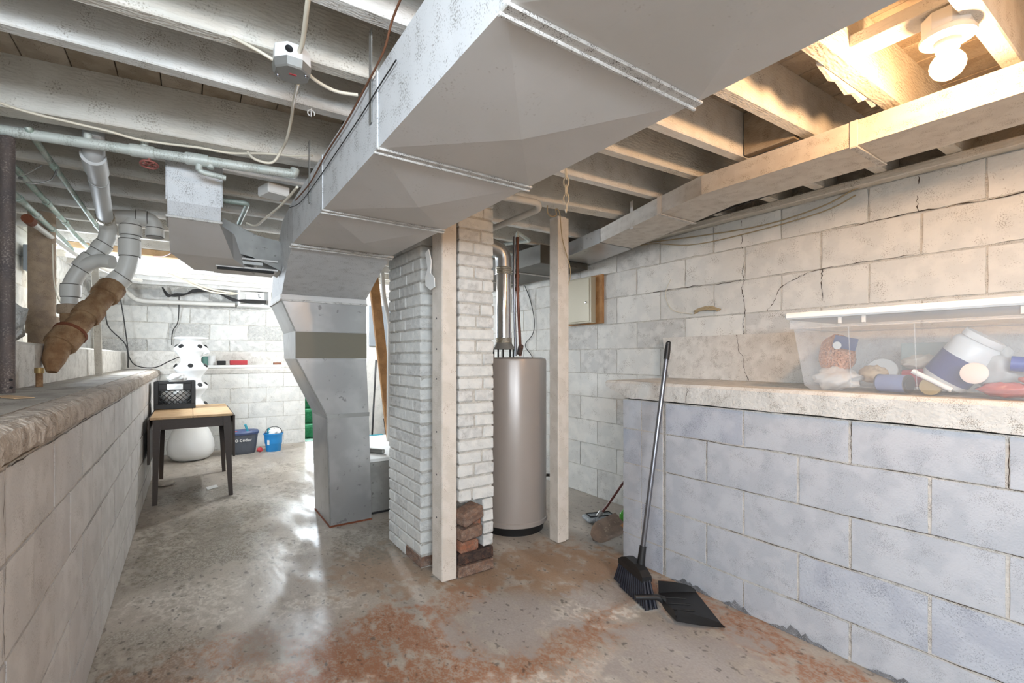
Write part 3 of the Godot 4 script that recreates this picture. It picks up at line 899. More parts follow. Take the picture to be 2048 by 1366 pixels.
func make_supply_duct() -> void:
	var t := thing("supply_duct", "large pale grey sheet metal trunk duct with bent drop to the floor", "duct", V(0.95, 0, 3.67))
	var x0 := 0.43
	var x1 := 0.95
	var yb := 1.77
	var yt := 1.985
	var edges := [-1.95, -1.31, -0.66, -0.01, 0.645, 1.285, 1.94, 2.60]
	for i in edges.size() - 1:
		var a: float = edges[i] + 0.001
		var b: float = edges[i + 1] - 0.001
		var bottom := MB.new()
		# cross-broken bottom sheet
		var mid := V((x0 + x1) / 2, yb - 0.03, (a + b) / 2)
		var q := [V(x0, yb, a), V(x1, yb, a), V(x1, yb, b), V(x0, yb, b)]
		for k in 4:
			bottom.face([q[k], q[(k + 1) % 4], mid], Vector3.DOWN)
		part("bottom_panel", bottom, M.duct_paint, t)
		var side := MB.new()
		side.face([V(x0, yb, a), V(x0, yt, a), V(x0, yt, b), V(x0, yb, b)], Vector3(-1, 0, 0))
		side.face([V(x0, yt, a), V(x1, yt, a), V(x1, yt, b), V(x0, yt, b)], Vector3.UP)
		side.face([V(x1, yb, a), V(x1, yt, a), V(x1, yt, b), V(x1, yb, b)], Vector3(1, 0, 0))
		part("side_panel", side, M.duct_fleck, t)
		if i > 0:
			var c := MB.new()
			c.span(V(x0 - 0.006, yb - 0.008, edges[i] - 0.014), V(x1 + 0.006, yb - 0.0005, edges[i] + 0.016), 0.002)
			c.span(V(x0 - 0.008, yb - 0.013, edges[i] + 0.006), V(x1 + 0.01, yb - 0.006, edges[i] + 0.015), 0.002)
			part("drive_cleat", c, M.cleat, t)
			var s := MB.new()
			s.span(V(x0 - 0.004, yb, edges[i] - 0.004), V(x0 - 0.0002, yt, edges[i] + 0.010), 0.001)
			part("side_cleat", s, M.duct_fleck, t)
	# elbow bending down
	var el := MB.new()
	el.loft([ring4(0.43, 0.95, yb, yt, 2.601, 2.601), ring4(0.445, 0.97, 1.725, 1.985, 2.82, 3.02), ring4(0.465, 1.0, 1.675, 1.83, 3.06, 3.46), ring4(0.48, 1.025, 1.640, 1.735, 3.23, 3.68), ring4(0.50, 1.055, 1.612, 1.614, 3.415, 3.91)], false, false)
	part("elbow", el, M.duct_fleck, t)
	var c0 := MB.new()
	c0.box(V(0.69, 1.763, 2.607), Vector3(0.54, 0.014, 0.035), 0.003)
	c0.box(V(0.69, 1.755, 2.622), Vector3(0.545, 0.01, 0.012), 0.003)
	part("drive_cleat", c0, M.cleat, t)
	var dA := 3.43
	var dB := 3.91
	var hoop := func(xa: float, xb: float, y: float, g := 0.0) -> Array:
		return [V(xa - g, y, dA - g), V(xb + g, y, dA - g), V(xb + g, y, dB + g), V(xa - g, y, dB + g)]
	var col := MB.new()
	col.loft([hoop.call(0.497, 1.058, 1.612, 0.004), hoop.call(0.497, 1.058, 1.578, 0.004)])
	part("collar", col, M.duct_paint, t)
	var lip := MB.new()
	lip.loft([hoop.call(0.497, 1.058, 1.577, 0.010), hoop.call(0.497, 1.058, 1.566, 0.010)])
	part("collar_lip", lip, M.cleat, t)
	var s1 := MB.new()
	s1.loft([hoop.call(0.50, 1.06, 1.566), hoop.call(0.583, 1.06, 1.368)], false, false)
	part("upper_taper", s1, M.galv, t)
	var s2 := MB.new()
	s2.loft([hoop.call(0.583, 1.06, 1.367, 0.002), hoop.call(0.590, 1.06, 1.180, 0.002)], false, false)
	part("filter_band", s2, M.galv, t)
	var door := MB.new()
	door.span(V(0.585, 1.184, dA - 0.006), V(1.062, 1.364, dA - 0.0025), 0.001)
	tag(part("filter_door", door, M.olive, t), "olive grey cover plate on the drop")
	var s3 := MB.new()
	s3.loft([hoop.call(0.590, 1.06, 1.179), hoop.call(0.785, 1.08, 0.775)], false, false)
	part("lower_taper", s3, M.galv, t)
	var seam := MB.new()
	seam.loft([hoop.call(0.785, 1.08, 0.790, 0.003), hoop.call(0.787, 1.08, 0.762, 0.003)])
	part("seam_band", seam, M.galv_dull, t)
	var s4 := MB.new()
	s4.loft([hoop.call(0.787, 1.08, 0.775), hoop.call(0.808, 1.10, 0.012)], false, true)
	part("base_box", s4, M.galv, t)
	for e in [[[0.50, 1.566], [0.583, 1.368]], [[0.59, 1.179], [0.785, 0.785]], [[0.787, 0.775], [0.808, 0.012]]]:
		var ed := MB.new()
		ed.tube([V(e[0][0], e[0][1], dA - 0.003), V(e[1][0], e[1][1], dA - 0.003)], 0.005, 6)
		part("corner_seam", ed, M.galv_dull, t)
	var rustline := MB.new()
	rustline.loft([hoop.call(0.808, 1.10, 0.0, 0.004), hoop.call(0.808, 1.10, 0.012, 0.003)])
	part("base_flange", rustline, M.rust, t)
	# hanger straps
	for h in [[0.427, 1.33], [0.427, 2.17], [0.427, 0.5], [0.953, 1.30], [0.953, 2.05]]:
		var st := MB.new()
		st.span(V(h[0] - 0.0015, 1.86, h[1]), V(h[0] + 0.0015, 2.13, h[1] + 0.022))
		part("hanger_strap", st, M.galv_dull, t)

func brick_at(parent: Node3D, x0: float, x1: float, y0: float, y1: float, d0: float, d1: float, m: Material) -> void:
	var key := "k%d_%d_%d" % [roundi((x1 - x0) * 500), roundi((y1 - y0) * 500), roundi((d1 - d0) * 500)]
	var v := rng.randi_range(0, 2)
	key += "_%d" % v
	if not cache.has(key):
		var mb := MB.new()
		mb.box(Vector3.ZERO, Vector3(x1 - x0, y1 - y0, d1 - d0), 0.005)
		var r := RandomNumberGenerator.new()
		r.seed = v * 17 + roundi((x1 - x0) * 900)
		var shift := {}
		for i in mb.v.size():
			var p := mb.v[i]
			if not shift.has(p):
				shift[p] = Vector3(r.randf_range(-1, 1), r.randf_range(-1, 1), r.randf_range(-1, 1)) * 0.0025
			mb.v[i] = p + shift[p]
		cache[key] = mb.done()
	var at := V((x0 + x1) / 2, (y0 + y1) / 2, (d0 + d1) / 2)
	piece("brick", cache[key], m, parent, Transform3D(Basis(Vector3.UP, rng.randf_range(-0.012, 0.012)), at + Vector3(rng.randf_range(-0.002, 0.002), 0, rng.randf_range(-0.002, 0.002))))

func make_chimney_and_posts() -> void:
	var t := thing("brick_chimney", "white painted brick chimney with crumbling base in the middle of the basement", "chimney", V(1.24, 0, 2.6))
	var core := MB.new()
	core.span(V(1.077, 0, 2.478), V(1.40, 2.093, 2.978))
	core.span(V(1.196, 0.42, 2.247), V(1.40, 2.093, 2.49))
	core.span(V(1.28, 0, 2.33), V(1.40, 0.42, 2.49))
	part("core", core, M.brick_mortar, t)
	var n := 31
	var hh := 2.094 / n
	var g := 0.009
	for k in n:
		var y0 := k * hh + g / 2
		var y1 := (k + 1) * hh - g / 2
		var pick := func() -> Material: return [M.brick_a, M.brick_a, M.brick_b][rng.randi_range(0, 2)]
		var low: Material = M.brick_brown if k == 0 else null
		var jt := rng.randf_range(-0.025, 0.025)
		var cuts := [2.47, 2.675 + jt, 2.87 + jt * 0.5, 2.985] if k % 2 == 0 else [2.575, 2.78 + jt, 2.985]
		for i in cuts.size() - 1:
			brick_at(t, 1.07, 1.17, y0, y1, cuts[i] + g / 2, cuts[i + 1] - g / 2, low if low and i == 0 else pick.call())
		if k % 2 == 1:
			brick_at(t, 1.07, 1.19, y0, y1, 2.47 + g / 2, 2.575 - g / 2, pick.call())
		else:
			brick_at(t, 1.175, 1.20, y0, y1, 2.475, 2.55, pick.call())
		if k >= 6:
			if k % 3 != 1:
				var c := (1.285 if k % 2 == 0 else 1.335) + jt * 0.6
				brick_at(t, 1.19, c - g / 2, y0, y1, 2.24, 2.34, pick.call())
				brick_at(t, c + g / 2, 1.41, y0, y1, 2.24, 2.34, pick.call())
			else:
				brick_at(t, 1.19, 1.41, y0, y1, 2.24, 2.34, pick.call())
		elif k >= 2:
			brick_at(t, 1.345, 1.41, y0, y1, 2.245, 2.34, M.brick_a if k > 3 else M.brick_b)
	brick_at(t, 1.19, 1.41, 0.004, 0.062, 2.235, 2.34, M.brick_brown)
	brick_at(t, 1.19, 1.41, 0.068, 0.130, 2.245, 2.34, M.brick_soot)
	# loose bricks stacked in the broken corner
	var loose := [["reddest loose brick low in the crumbled chimney corner", V(1.245, 0.170, 2.27), Vector3(0.12, 0.062, 0.1), 0.05, 0.0, M.brick_red], ["chipped pale brown loose brick below the topmost one in the chimney corner", V(1.255, 0.240, 2.262), Vector3(0.14, 0.066, 0.1), 0.12, 0.06, M.brick_brown], ["topmost tilted loose brick in the crumbled chimney corner", V(1.255, 0.335, 2.255), Vector3(0.145, 0.075, 0.105), 0.25, 0.22, M.brick_brown]]
	for l in loose:
		var b := MB.new()
		b.box(l[1], l[2], 0.011, Basis.from_euler(Vector3(0.05, l[3], l[4])))
		solo("loose_brick", b, l[5], l[0], "brick", "loose bricks in the chimney corner")
	var back_brick := MB.new()
	back_brick.box(V(1.312, 0.285, 2.29), Vector3(0.05, 0.07, 0.075), 0.008)
	solo("loose_brick", back_brick, M.brick_red, "shadowed loose brick tucked behind the others in the chimney corner", "brick", "loose bricks in the chimney corner")
	# timber post in front of the chimney
	var p := thing("timber_post", "cream painted timber post against the brick chimney", "post", V(1.14, 0, 2.32))
	var pb := MB.new()
	pb.box(V(1.138, 1.05, 2.31), Vector3(0.088, 2.095, 0.125), 0.005)
	var shaft := part("shaft", pb, M.post, p)
	for y in [1.40, 1.235, 1.075, 0.79, 0.33, 1.99, 0.56]:
		var nh := MB.new()
		nh.lathe([Vector2(0.0, 0.0015), Vector2(0.005, 0.0012), Vector2(0.006, 0)], V(1.0945, y, 2.315), 8, Basis(Vector3(0, 0, 1), Vector3(-1, 0, 0), Vector3(0, -1, 0)))
		part("nail_head", nh, M.black_dull, shaft)
	# torn white paper on the post
	var pa := MB.new()
	var outline := PackedVector2Array([Vector2(0, 0.20), Vector2(0.035, 0.215), Vector2(0.05, 0.15), Vector2(0.03, 0.09), Vector2(0.062, 0.06), Vector2(0.055, 0.012), Vector2(0.01, 0), Vector2(-0.035, 0.03), Vector2(-0.03, 0.07), Vector2(0.008, 0.12)])
	pa.prism(outline, V(1.078, 1.555, 2.36), Vector3(0.1, 0, 0.995), Vector3(-0.12, 0.99, 0), Vector3(-0.006, 0, 0))
	solo("torn_sleeve", pa, M.white_matte, "torn white plastic scrap nailed to the cream post by the chimney", "scrap")
	# second post, by the water heater
	var p2 := thing("timber_post", "pale split timber post standing right of the water heater", "post", V(1.985, 0, 2.35))
	var pb2 := MB.new()
	pb2.box(V(1.972, 1.05, 2.352), Vector3(0.068, 2.095, 0.088), 0.004)
	part("shaft", pb2, M.post, p2)
	var pc2 := MB.new()
	pc2.box(V(2.022, 1.05, 2.356), Vector3(0.030, 2.092, 0.078), 0.004)
	part("side_board", pc2, M.post, p2)

func make_water_heater() -> void:
	var cx := 1.89
	var cd := 2.74
	var t := thing("water_heater", "tall grey cylindrical water heater behind the brick chimney", "water heater", V(cx, 0, cd))
	var b := MB.new()
	b.lathe([Vector2(0.232, 0.055), Vector2(0.238, 0.06), Vector2(0.238, 0.085), Vector2(0.232, 0.09), Vector2(0.232, 1.165), Vector2(0.228, 1.18)], V(cx, 0, cd), 56)
	var jacket := part("jacket", b, M.heater, t)
	var top := MB.new()
	top.lathe([Vector2(0.228, 1.18), Vector2(0.2, 1.19), Vector2(0.0, 1.193)], V(cx, 0, cd), 40)
	part("top", top, M.heater, t)
	var base := MB.new()
	base.lathe([Vector2(0.0, 0.0), Vector2(0.21, 0.0), Vector2(0.215, 0.035), Vector2(0.222, 0.055), Vector2(0.0, 0.056)], V(cx, 0, cd), 40)
	part("base_ring", base, M.black, t)
	# draft hood
	var hx := 1.80
	var hd := 2.73
	var hood := MB.new()
	hood.lathe([Vector2(0.085, 1.245), Vector2(0.075, 1.262), Vector2(0.055, 1.29), Vector2(0.0, 1.292)], V(hx, 0, hd), 24)
	var hoodp := part("draft_hood", hood, M.galv_dull, t)
	for k in 5:
		var leg := MB.new()
		var a := TAU * k / 5.0 + 0.3
		leg.span(V(hx + cos(a) * 0.072 - 0.006, 1.188, hd + sin(a) * 0.072 - 0.002), V(hx + cos(a) * 0.072 + 0.006, 1.25, hd + sin(a) * 0.072 + 0.002))
		part("hood_leg", leg, M.black, hoodp)
	# control box, label and valve on the right side
	var lab := MB.new()
	for k in 6:
		var a0 := 0.02 + k * 0.06
		var r := 0.2335
		lab.face([V(cx + r * cos(a0), 0.56, cd - r * sin(a0)), V(cx + r * cos(a0 + 0.06), 0.56, cd - r * sin(a0 + 0.06)), V(cx + r * cos(a0 + 0.06), 0.80, cd - r * sin(a0 + 0.06)), V(cx + r * cos(a0), 0.80, cd - r * sin(a0))], Vector3(1, 0, 0.3))
	tag(part("label", lab, M.white_matte, jacket), "white paper label")
	var lr := MB.new()
	for k in 6:
		var a0 := 0.02 + k * 0.06
		var r := 0.2340
		lr.face([V(cx + r * cos(a0), 0.765, cd - r * sin(a0)), V(cx + r * cos(a0 + 0.06), 0.765, cd - r * sin(a0 + 0.06)), V(cx + r * cos(a0 + 0.06), 0.795, cd - r * sin(a0 + 0.06)), V(cx + r * cos(a0), 0.795, cd - r * sin(a0))], Vector3(1, 0, 0.3))
	part("label_stripe", lr, M.red, jacket)
	var valve := MB.new()
	valve.tube([V(cx + 0.22, 0.335, cd - 0.03), V(cx + 0.29, 0.328, cd - 0.06), V(cx + 0.36, 0.31, cd - 0.09)], 0.011, 8)
	part("drain_valve", valve, M.black, t)
	# flue
	var fl := thing("flue_pipe", "shiny chrome flue pipe rising from the water heater to an elbow", "pipe", V(hx, 1.29, hd))
	var fp := MB.new()
	fp.tube([V(hx, 1.275, hd), V(hx, 1.80, hd)], 0.052, 28)
	part("pipe", fp, M.chrome, fl)
	var fe := MB.new()
	fe.tube(bends([V(hx, 1.80, hd), V(hx - 0.005, 1.93, hd), V(hx - 0.16, 1.97, hd + 0.02), V(hx - 0.36, 2.0, hd + 0.03)], 0.1, 6), 0.055, 28)
	part("elbow", fe, M.galv, fl)
	for y in [1.30, 1.79]:
		var fo := MB.new()
		var pr := []
		for k in 9:
			pr.append(Vector2(0.0545 + (0.004 if k % 2 else 0.0), y - 0.025 + k * 0.0065))
		fo.lathe(pr, V(hx, 0, hd), 28)
		part("foil_wrap", fo, M.foil, fl)
	# copper water line
	var cl := thing("copper_water_line", "dark copper water line bending down beside the chrome flue", "pipe", V(1.86, 1.2, 2.66))
	var cp := MB.new()
	cp.tube(bends([V(1.905, 1.20, 2.68), V(1.905, 1.27, 2.68), V(1.89, 1.40, 2.67), V(1.865, 1.62, 2.655), V(1.865, 2.02, 2.655)], 0.08, 6), 0.0115, 10)
	part("pipe", cp, M.copper, cl)
	for y in [1.66, 1.75]:
		var f := MB.new()
		f.tube([V(1.865, y - 0.014, 2.655), V(1.865, y + 0.014, 2.655)], 0.015, 10)
		part("fitting", f, M.copper, cl)
	var wrap := MB.new()
	wrap.box(V(1.905, 1.245, 2.68), Vector3(0.034, 0.075, 0.034), 0.008, Basis(Vector3(0, 0, 1), -0.25))
	part("insulation_scrap", wrap, M.brick_soot, cl)
	var cl2 := thing("copper_water_line", "thin copper water line between the flue and the bent line", "pipe", V(1.81, 1.2, 2.66))
	var cp2 := MB.new()
	cp2.tube([V(1.86, 1.20, 2.67), V(1.848, 1.45, 2.665), V(1.84, 1.75, 2.66), V(1.84, 2.02, 2.66)], 0.009, 10)
	part("pipe", cp2, M.steel, cl2)
	# painted supply pipes under the joists behind the post
	var w := thing("supply_pipe_loop", "white painted supply pipe loop under the joists above the water heater", "pipe", V(1.9, 2.05, 2.75))
	var wp := MB.new()
	wp.tube(bends([V(1.865, 2.02, 2.655), V(1.865, 2.055, 2.655), V(2.08, 2.055, 2.80), V(1.86, 2.055, 3.25)], 0.025, 4), 0.0125, 8)
	part("pipe", wp, M.green_pipe, w)
	var w2 := thing("supply_pipe", "lower white supply pipe running right above the water heater", "pipe", V(1.8, 1.99, 2.9))
	var wp2 := MB.new()
	wp2.tube(bends([V(1.5, 1.985, 3.0), V(2.05, 1.985, 2.98), V(1.75, 1.985, 3.5)], 0.025, 4), 0.0135, 8)
	part("pipe", wp2, M.green_pipe, w2)
	var w3 := thing("drain_pipe", "cream pipe with elbow under the joists right of the chimney top", "pipe", V(1.5, 2.05, 2.4))
	var wp3 := MB.new()
	wp3.tube(bends([V(1.18, 2.03, 2.05), V(1.62, 2.06, 2.10), V(1.66, 2.045, 2.15), V(1.585, 2.01, 2.62)], 0.04, 4), 0.019, 10)
	part("pipe", wp3, M.pvc, w3)

func make_wall_duct() -> void:
	var t := thing("wall_duct", "flat cream painted duct running along the right wall under the joists", "duct", V(2.2, 1.985, 0.4))
	var pts := [[2.06, 2.34, -1.9], [2.06, 2.34, -0.55], [2.06, 2.34, 0.09], [2.06, 2.34, 0.73], [2.06, 2.34, 1.37], [2.14, 2.45, 1.68], [2.335, 2.66, 2.33]]
	for i in pts.size() - 1:
		var a: Array = pts[i]
		var b: Array = pts[i + 1]
		var mb := MB.new()
		mb.loft([[V(a[0], 1.985, a[2] + 0.001), V(a[1], 1.985, a[2] + 0.001), V(a[1], 2.078, a[2] + 0.001), V(a[0], 2.078, a[2] + 0.001)], [V(b[0], 1.985, b[2]), V(b[1], 1.985, b[2]), V(b[1], 2.078, b[2]), V(b[0], 2.078, b[2])]], false, false)
		part("section", mb, M.wall_duct, t)
		if i > 0 and i != 4:
			var c := MB.new()
			c.span(V(a[0] - 0.006, 1.977, a[2] - 0.012), V(a[1] + 0.012, 1.984, a[2] + 0.014), 0.002)
			part("drive_cleat", c, M.cleat, t)
			var s := MB.new()
			s.span(V(a[0] - 0.005, 1.98, a[2] - 0.012), V(a[0] - 0.0004, 2.079, a[2] + 0.014), 0.001)
			part("side_cleat", s, M.duct_paint, t)
	var hs := MB.new()
	hs.box(V(2.225, 2.06, 1.955), Vector3(0.003, 0.17, 0.03), 0.0, Basis(Vector3.UP, -0.28))
	part("hanger_strap", hs, M.duct_paint, t)
	# bare galvanised end
	var g := thing("galvanised_duct", "bare galvanised duct section past the painted wall duct", "duct", V(2.6, 1.97, 2.7))
	var gb := MB.new()
	gb.loft([[V(2.335, 1.982, 2.335), V(2.66, 1.982, 2.335), V(2.66, 2.081, 2.335), V(2.335, 2.081, 2.335)], [V(2.46, 1.978, 2.90), V(2.80, 1.978, 2.90), V(2.80, 2.085, 2.90), V(2.46, 2.085, 2.90)]])
	part("section", gb, M.galv, g)
	# deep return duct behind the post
	var r := thing("return_duct", "deep dull grey duct under the joists behind the right post", "duct", V(2.5, 1.93, 3.6))
	var rb := MB.new()
	rb.span(V(2.28, 1.935, 2.93), V(2.79, 2.085, 4.9), 0.003)
	part("section", rb, M.duct_dark, r)
	for d in [3.35, 3.9, 4.4]:
		var cl := MB.new()
		cl.span(V(2.275, 1.928, d), V(2.795, 1.9345, d + 0.03), 0.001)
		part("drive_cleat", cl, M.cleat, r)
	# electrical panel
	var e := thing("electrical_panel", "beige metal breaker panel on a wood backing board on the right wall", "breaker panel", V(2.82, 1.48, 3.05))
	var bd := MB.new()
	bd.span(V(2.825, 1.475, 2.80), V(2.852, 1.885, 3.22), 0.002)
	part("backing_board", bd, M.bare_wood, e)
	var eb := MB.new()
	eb.span(V(2.765, 1.483, 2.87), V(2.824, 1.872, 3.19), 0.004)
	part("enclosure", eb, M.panel_beige, e)
	var ed := MB.new()
	ed.span(V(2.758, 1.495, 2.885), V(2.7645, 1.86, 3.175), 0.003)
	var edoor := part("door", ed, M.panel_beige, e)
	var el := MB.new()
	el.lathe([Vector2(0.010, 0), Vector2(0.010, 0.006), Vector2(0, 0.008)], V(2.758, 1.655, 2.92), 10, Basis(Vector3(0, 0, 1), Vector3(-1, 0, 0), Vector3(0, -1, 0)))
	part("latch", el, M.chrome, edoor)

func make_left_ducts() -> void:
	var t := thing("branch_duct", "pale rectangular branch duct dropping from the joists left of the trunk", "duct", V(0.02, 1.85, 2.7))
	var a := MB.new()
	var prof := [[2.094, 2.60, 2.80], [1.98, 2.605, 2.81], [1.90, 2.625, 2.83], [1.845, 2.66, 2.86]]
	var rings := []
	for p in prof:
		rings.append([V(-0.085, p[0], p[1]), V(0.122, p[0], p[1]), V(0.122, p[0], p[2]), V(-0.085, p[0], p[2])])
	a.loft(rings)
	part("riser", a, M.duct_fleck, t)
	var c := MB.new()
	c.box(V(0.0185, 1.838, 2.762), Vector3(0.222, 0.012, 0.215), 0.002)
	part("drive_cleat", c, M.cleat, t)
	for s in [-0.088, 0.125]:
		var e := MB.new()
		e.box(V(s, 1.995, 2.612), Vector3(0.006, 0.19, 0.012), 0.002)
		part("edge_seam", e, M.duct_fleck, t)
	var b := MB.new()
	b.loft([[V(-0.083, 1.832, 2.665), V(0.118, 1.832, 2.665), V(0.118, 1.832, 2.86), V(-0.083, 1.832, 2.86)], [V(-0.085, 1.735, 3.02), V(0.20, 1.735, 3.02), V(0.20, 1.90, 3.12), V(-0.085, 1.90, 3.12)], [V(0.02, 1.70, 3.30), V(0.33, 1.70, 3.30), V(0.33, 1.90, 3.42), V(0.02, 1.90, 3.42)]])
	part("boot", b, M.duct_paint, t)
	var r := MB.new()
	r.loft([[V(0.13, 1.81, 3.14), V(0.155, 1.985, 3.14), V(0.155, 1.985, 3.46), V(0.13, 1.81, 3.46)], [V(0.30, 1.785, 3.16), V(0.33, 1.915, 3.16), V(0.33, 1.915, 3.46), V(0.30, 1.785, 3.46)], [V(0.462, 1.72, 3.18), V(0.462, 1.90, 3.18), V(0.47, 1.90, 3.46), V(0.478, 1.72, 3.46)]])
	part("link_section", r, M.galv_dull, t)
	var box := MB.new()
	box.span(V(0.12, 1.712, 3.16), V(0.44, 1.722, 3.42))
	box.span(V(0.12, 1.765, 3.16), V(0.44, 1.775, 3.42))
	box.span(V(0.12, 1.72, 3.16), V(0.126, 1.77, 3.42))
	part("damper_box", box, M.duct_paint, t)
	var plate := MB.new()
	plate.span(V(0.25, 1.735, 3.15), V(0.36, 1.755, 3.158), 0.002)
	part("damper_plate", plate, M.galv_dull, t)
	var slot := MB.new()
	slot.span(V(0.13, 1.700, 3.158), V(0.42, 1.711, 3.2), 0.001)
	part("damper_slot", slot, M.black_dull, t)

func coupling(p: Vector3, dir: Vector3, r: float, l: float, m: Material, parent: Node3D, called := "coupling") -> void:
	var mb := MB.new()
	var u := dir.normalized()
	mb.tube([p - u * l / 2, p - u * (l / 2 - 0.006), p + u * (l / 2 - 0.006), p + u * l / 2], [r * 0.94, r, r, r * 0.94], 14)
	part(called, mb, m, parent)
	if m == M.pvc:
		for s in [-1.0, 1.0]:
			var g := MB.new()
			g.tube([p + u * s * (l / 2 + 0.001), p + u * s * (l / 2 + 0.005)], r * 0.955, 16)
			part("glue_line", g, M.glue, parent)

func make_left_plumbing() -> void:
	# main horizontal water pipe
	var t := thing("water_main", "long pale painted water pipe running under the joists at left", "pipe", V(-0.1, 2.03, 2.5))
	var p0 := V(-1.0, 2.056, 2.645)
	var p1 := V(0.405, 2.053, 2.405)
	var mb := MB.new()
	mb.tube(bends([p0, p1, p1 + Vector3(0.003, 0.024, 0)], 0.02, 5), 0.0205, 14)
	part("pipe", mb, M.green_pipe, t)
	var dir := (p1 - p0).normalized()
	for k in [0.595, 0.73]:
		coupling(p0.lerp(p1, k), dir, 0.026, 0.085, M.green_pipe, t)
	for k in [[0.60, 0.038], [0.735, -0.045], [0.765, -0.03], [0.47, 0.038]]:
		var q := p0.lerp(p1, k[0])
		var st := MB.new()
		st.tube([q, q + Vector3(0, k[1], 0)], 0.014, 10)
		part("stub", st, M.green_pipe, t)
	var q2 := p0.lerp(p1, 0.735)
	var br := MB.new()
	br.tube(bends([q2, q2 + Vector3(0, -0.05, 0), q2 + Vector3(0.10, -0.055, -0.01)], 0.02, 4), 0.012, 10)
	part("branch", br, M.green_pipe, t)
	# red valve wheel
	var vw := p0.lerp(p1, 0.60) + Vector3(0.015, -0.05, 0)
	var wheel := MB.new()
	var cir := []
	for k in 17:
		var a := TAU * k / 16
		cir.append(vw + Vector3(cos(a) * 0.03, sin(a) * 0.006, sin(a) * 0.03))
	wheel.tube(cir, 0.0045, 6, false)
	for k in 3:
		var a := TAU * k / 6
		wheel.tube([vw - Vector3(cos(a), 0, sin(a)) * 0.03, vw + Vector3(cos(a), 0, sin(a)) * 0.03], 0.003, 5)
	wheel.tube([vw, vw + Vector3(0, 0.05, 0)], 0.006, 8)
	tag(part("valve_wheel", wheel, M.red_wheel, t), "faded red valve wheel")
	# steel pole
	var pole := thing("steel_pole", "dark rusty steel pole standing on the left ledge", "pole", V(-0.575, 1.054, 2.57))
	var pm := MB.new()
	pm.tube([V(-0.575, 1.054, 2.57), V(-0.575, 2.032, 2.57)], 0.0215, 16)
	part("tube", pm, M.pole, pole)
	for y in [1.075, 1.105]:
		var h := MB.new()
		h.lathe([Vector2(0, 0.001), Vector2(0.005, 0.0005), Vector2(0.0055, -0.002)], V(-0.561, y, 2.552), 8, Basis(Vector3.UP, Vector3(0.62, 0, 0.78), Vector3(0.78, 0, -0.62)))
		part("bolt_hole", h, M.black_dull, pole)
	# pipes running into the depth
	var runs := [["upper verdigris pipe running back above the left ledge", [V(-0.655, 2.05, 2.0), V(-0.655, 2.05, 3.95), V(-0.66, 2.045, 4.5), V(-0.62, 2.02, 5.6)], 0.0145, M.verdigris, [3.62, 4.05]], ["thicker verdigris pipe running back nearest the left wall", [V(-0.72, 2.0, 2.2), V(-0.72, 2.0, 4.2), V(-0.72, 1.985, 4.7)], 0.0155, M.verdigris, [3.4, 3.75, 4.1]], ["slim green copper pipe running back beside the grey waste pipe", [V(-0.51, 2.075, 2.61), V(-0.51, 2.06, 2.66), V(-0.51, 2.06, 4.25)], 0.012, M.verdigris, [2.95, 4.1]], ["cream flexible pipe sweeping back from the rusty cap", [V(-0.735, 1.95, 3.70), V(-0.72, 1.95, 4.2), V(-0.68, 1.94, 4.75), V(-0.55, 1.93, 5.4), V(-0.40, 1.95, 5.9)], 0.016, M.pvc, []]]
	for r in runs:
		var o := thing("copper_pipe", r[0], "pipe", r[1][0], "pipes over the left ledge")
		var m := MB.new()
		m.tube(smooth(r[1], 5), r[2], 12)
		part("pipe", m, r[3], o)
		for d in r[4]:
			var pts: Array = r[1]
			var at := V(pts[1].x, pts[1].y, d)
			coupling(at, Vector3(0, 0, -1), r[2] * 1.28, 0.05, r[3], o)
		if r[4].is_empty():
			var cpm := MB.new()
			cpm.tube([V(-0.735, 1.95, 3.62), V(-0.735, 1.95, 3.70)], 0.026, 12)
			tag(part("cap", cpm, M.rust, o), "rusty brown cap")
	# perforated strap loops
	for s in [[V(-0.535, 2.03, 2.86), V(-0.575, 1.98, 2.84), V(-0.60, 1.955, 2.83), V(-0.585, 1.95, 2.82)], [V(-0.49, 2.03, 2.88), V(-0.505, 1.975, 2.86), V(-0.55, 1.945, 2.85), V(-0.58, 1.94, 2.84)]]:
		var m := MB.new()
		m.tube(smooth(s, 4), 0.006, 6, true, 0.3)
		solo("pipe_strap", m, M.galv_dull, "loose perforated metal strap hanging from the slim green pipe, " + ("nearer the pole" if s[0].x < -0.5 else "nearer the grey pipe"), "strap", "pipe straps")
	# grey waste pipe
	var w := thing("waste_pipe", "thick light grey waste pipe sloping back under the joists", "pipe", V(-0.36, 2.0, 3.0))
	var wm := MB.new()
	wm.tube([V(-0.338, 2.046, 2.64), V(-0.35, 2.042, 2.84)], 0.044, 20)
	part("socket", wm, M.grey_pipe, w)
	var wm2 := MB.new()
	wm2.tube([V(-0.33, 2.20, 2.58), V(-0.33, 2.12, 2.59), V(-0.333, 2.07, 2.61), V(-0.338, 2.046, 2.66), V(-0.35, 2.042, 2.84), V(-0.415, 2.02, 3.66)], [0.034, 0.036, 0.038, 0.0385, 0.0385, 0.0385], 20)
	part("pipe", wm2, M.grey_pipe, w)
	coupling(V(-0.36, 2.036, 2.97), Vector3(-0.07, 0, -1), 0.041, 0.03, M.grey_pipe, w)
	coupling(V(-0.415, 2.02, 3.66), Vector3(-0.07, -0.02, -1), 0.047, 0.05, M.foil, w, "clamp_band")
	# white PVC fittings joining the stack
	var pv := thing("pvc_drain", "white plastic drain fittings dropping into the brown iron wye", "pipe", V(-0.4, 1.8, 3.75))
	var pm1 := MB.new()
	pm1.tube(bends([V(-0.415, 2.02, 3.68), V(-0.41, 1.99, 3.76), V(-0.42, 1.90, 3.78), V(-0.54, 1.72, 3.78), V(-0.585, 1.62, 3.78), V(-0.585, 1.48, 3.78)], 0.06, 5), 0.043, 18)
	part("left_leg", pm1, M.pvc, pv)
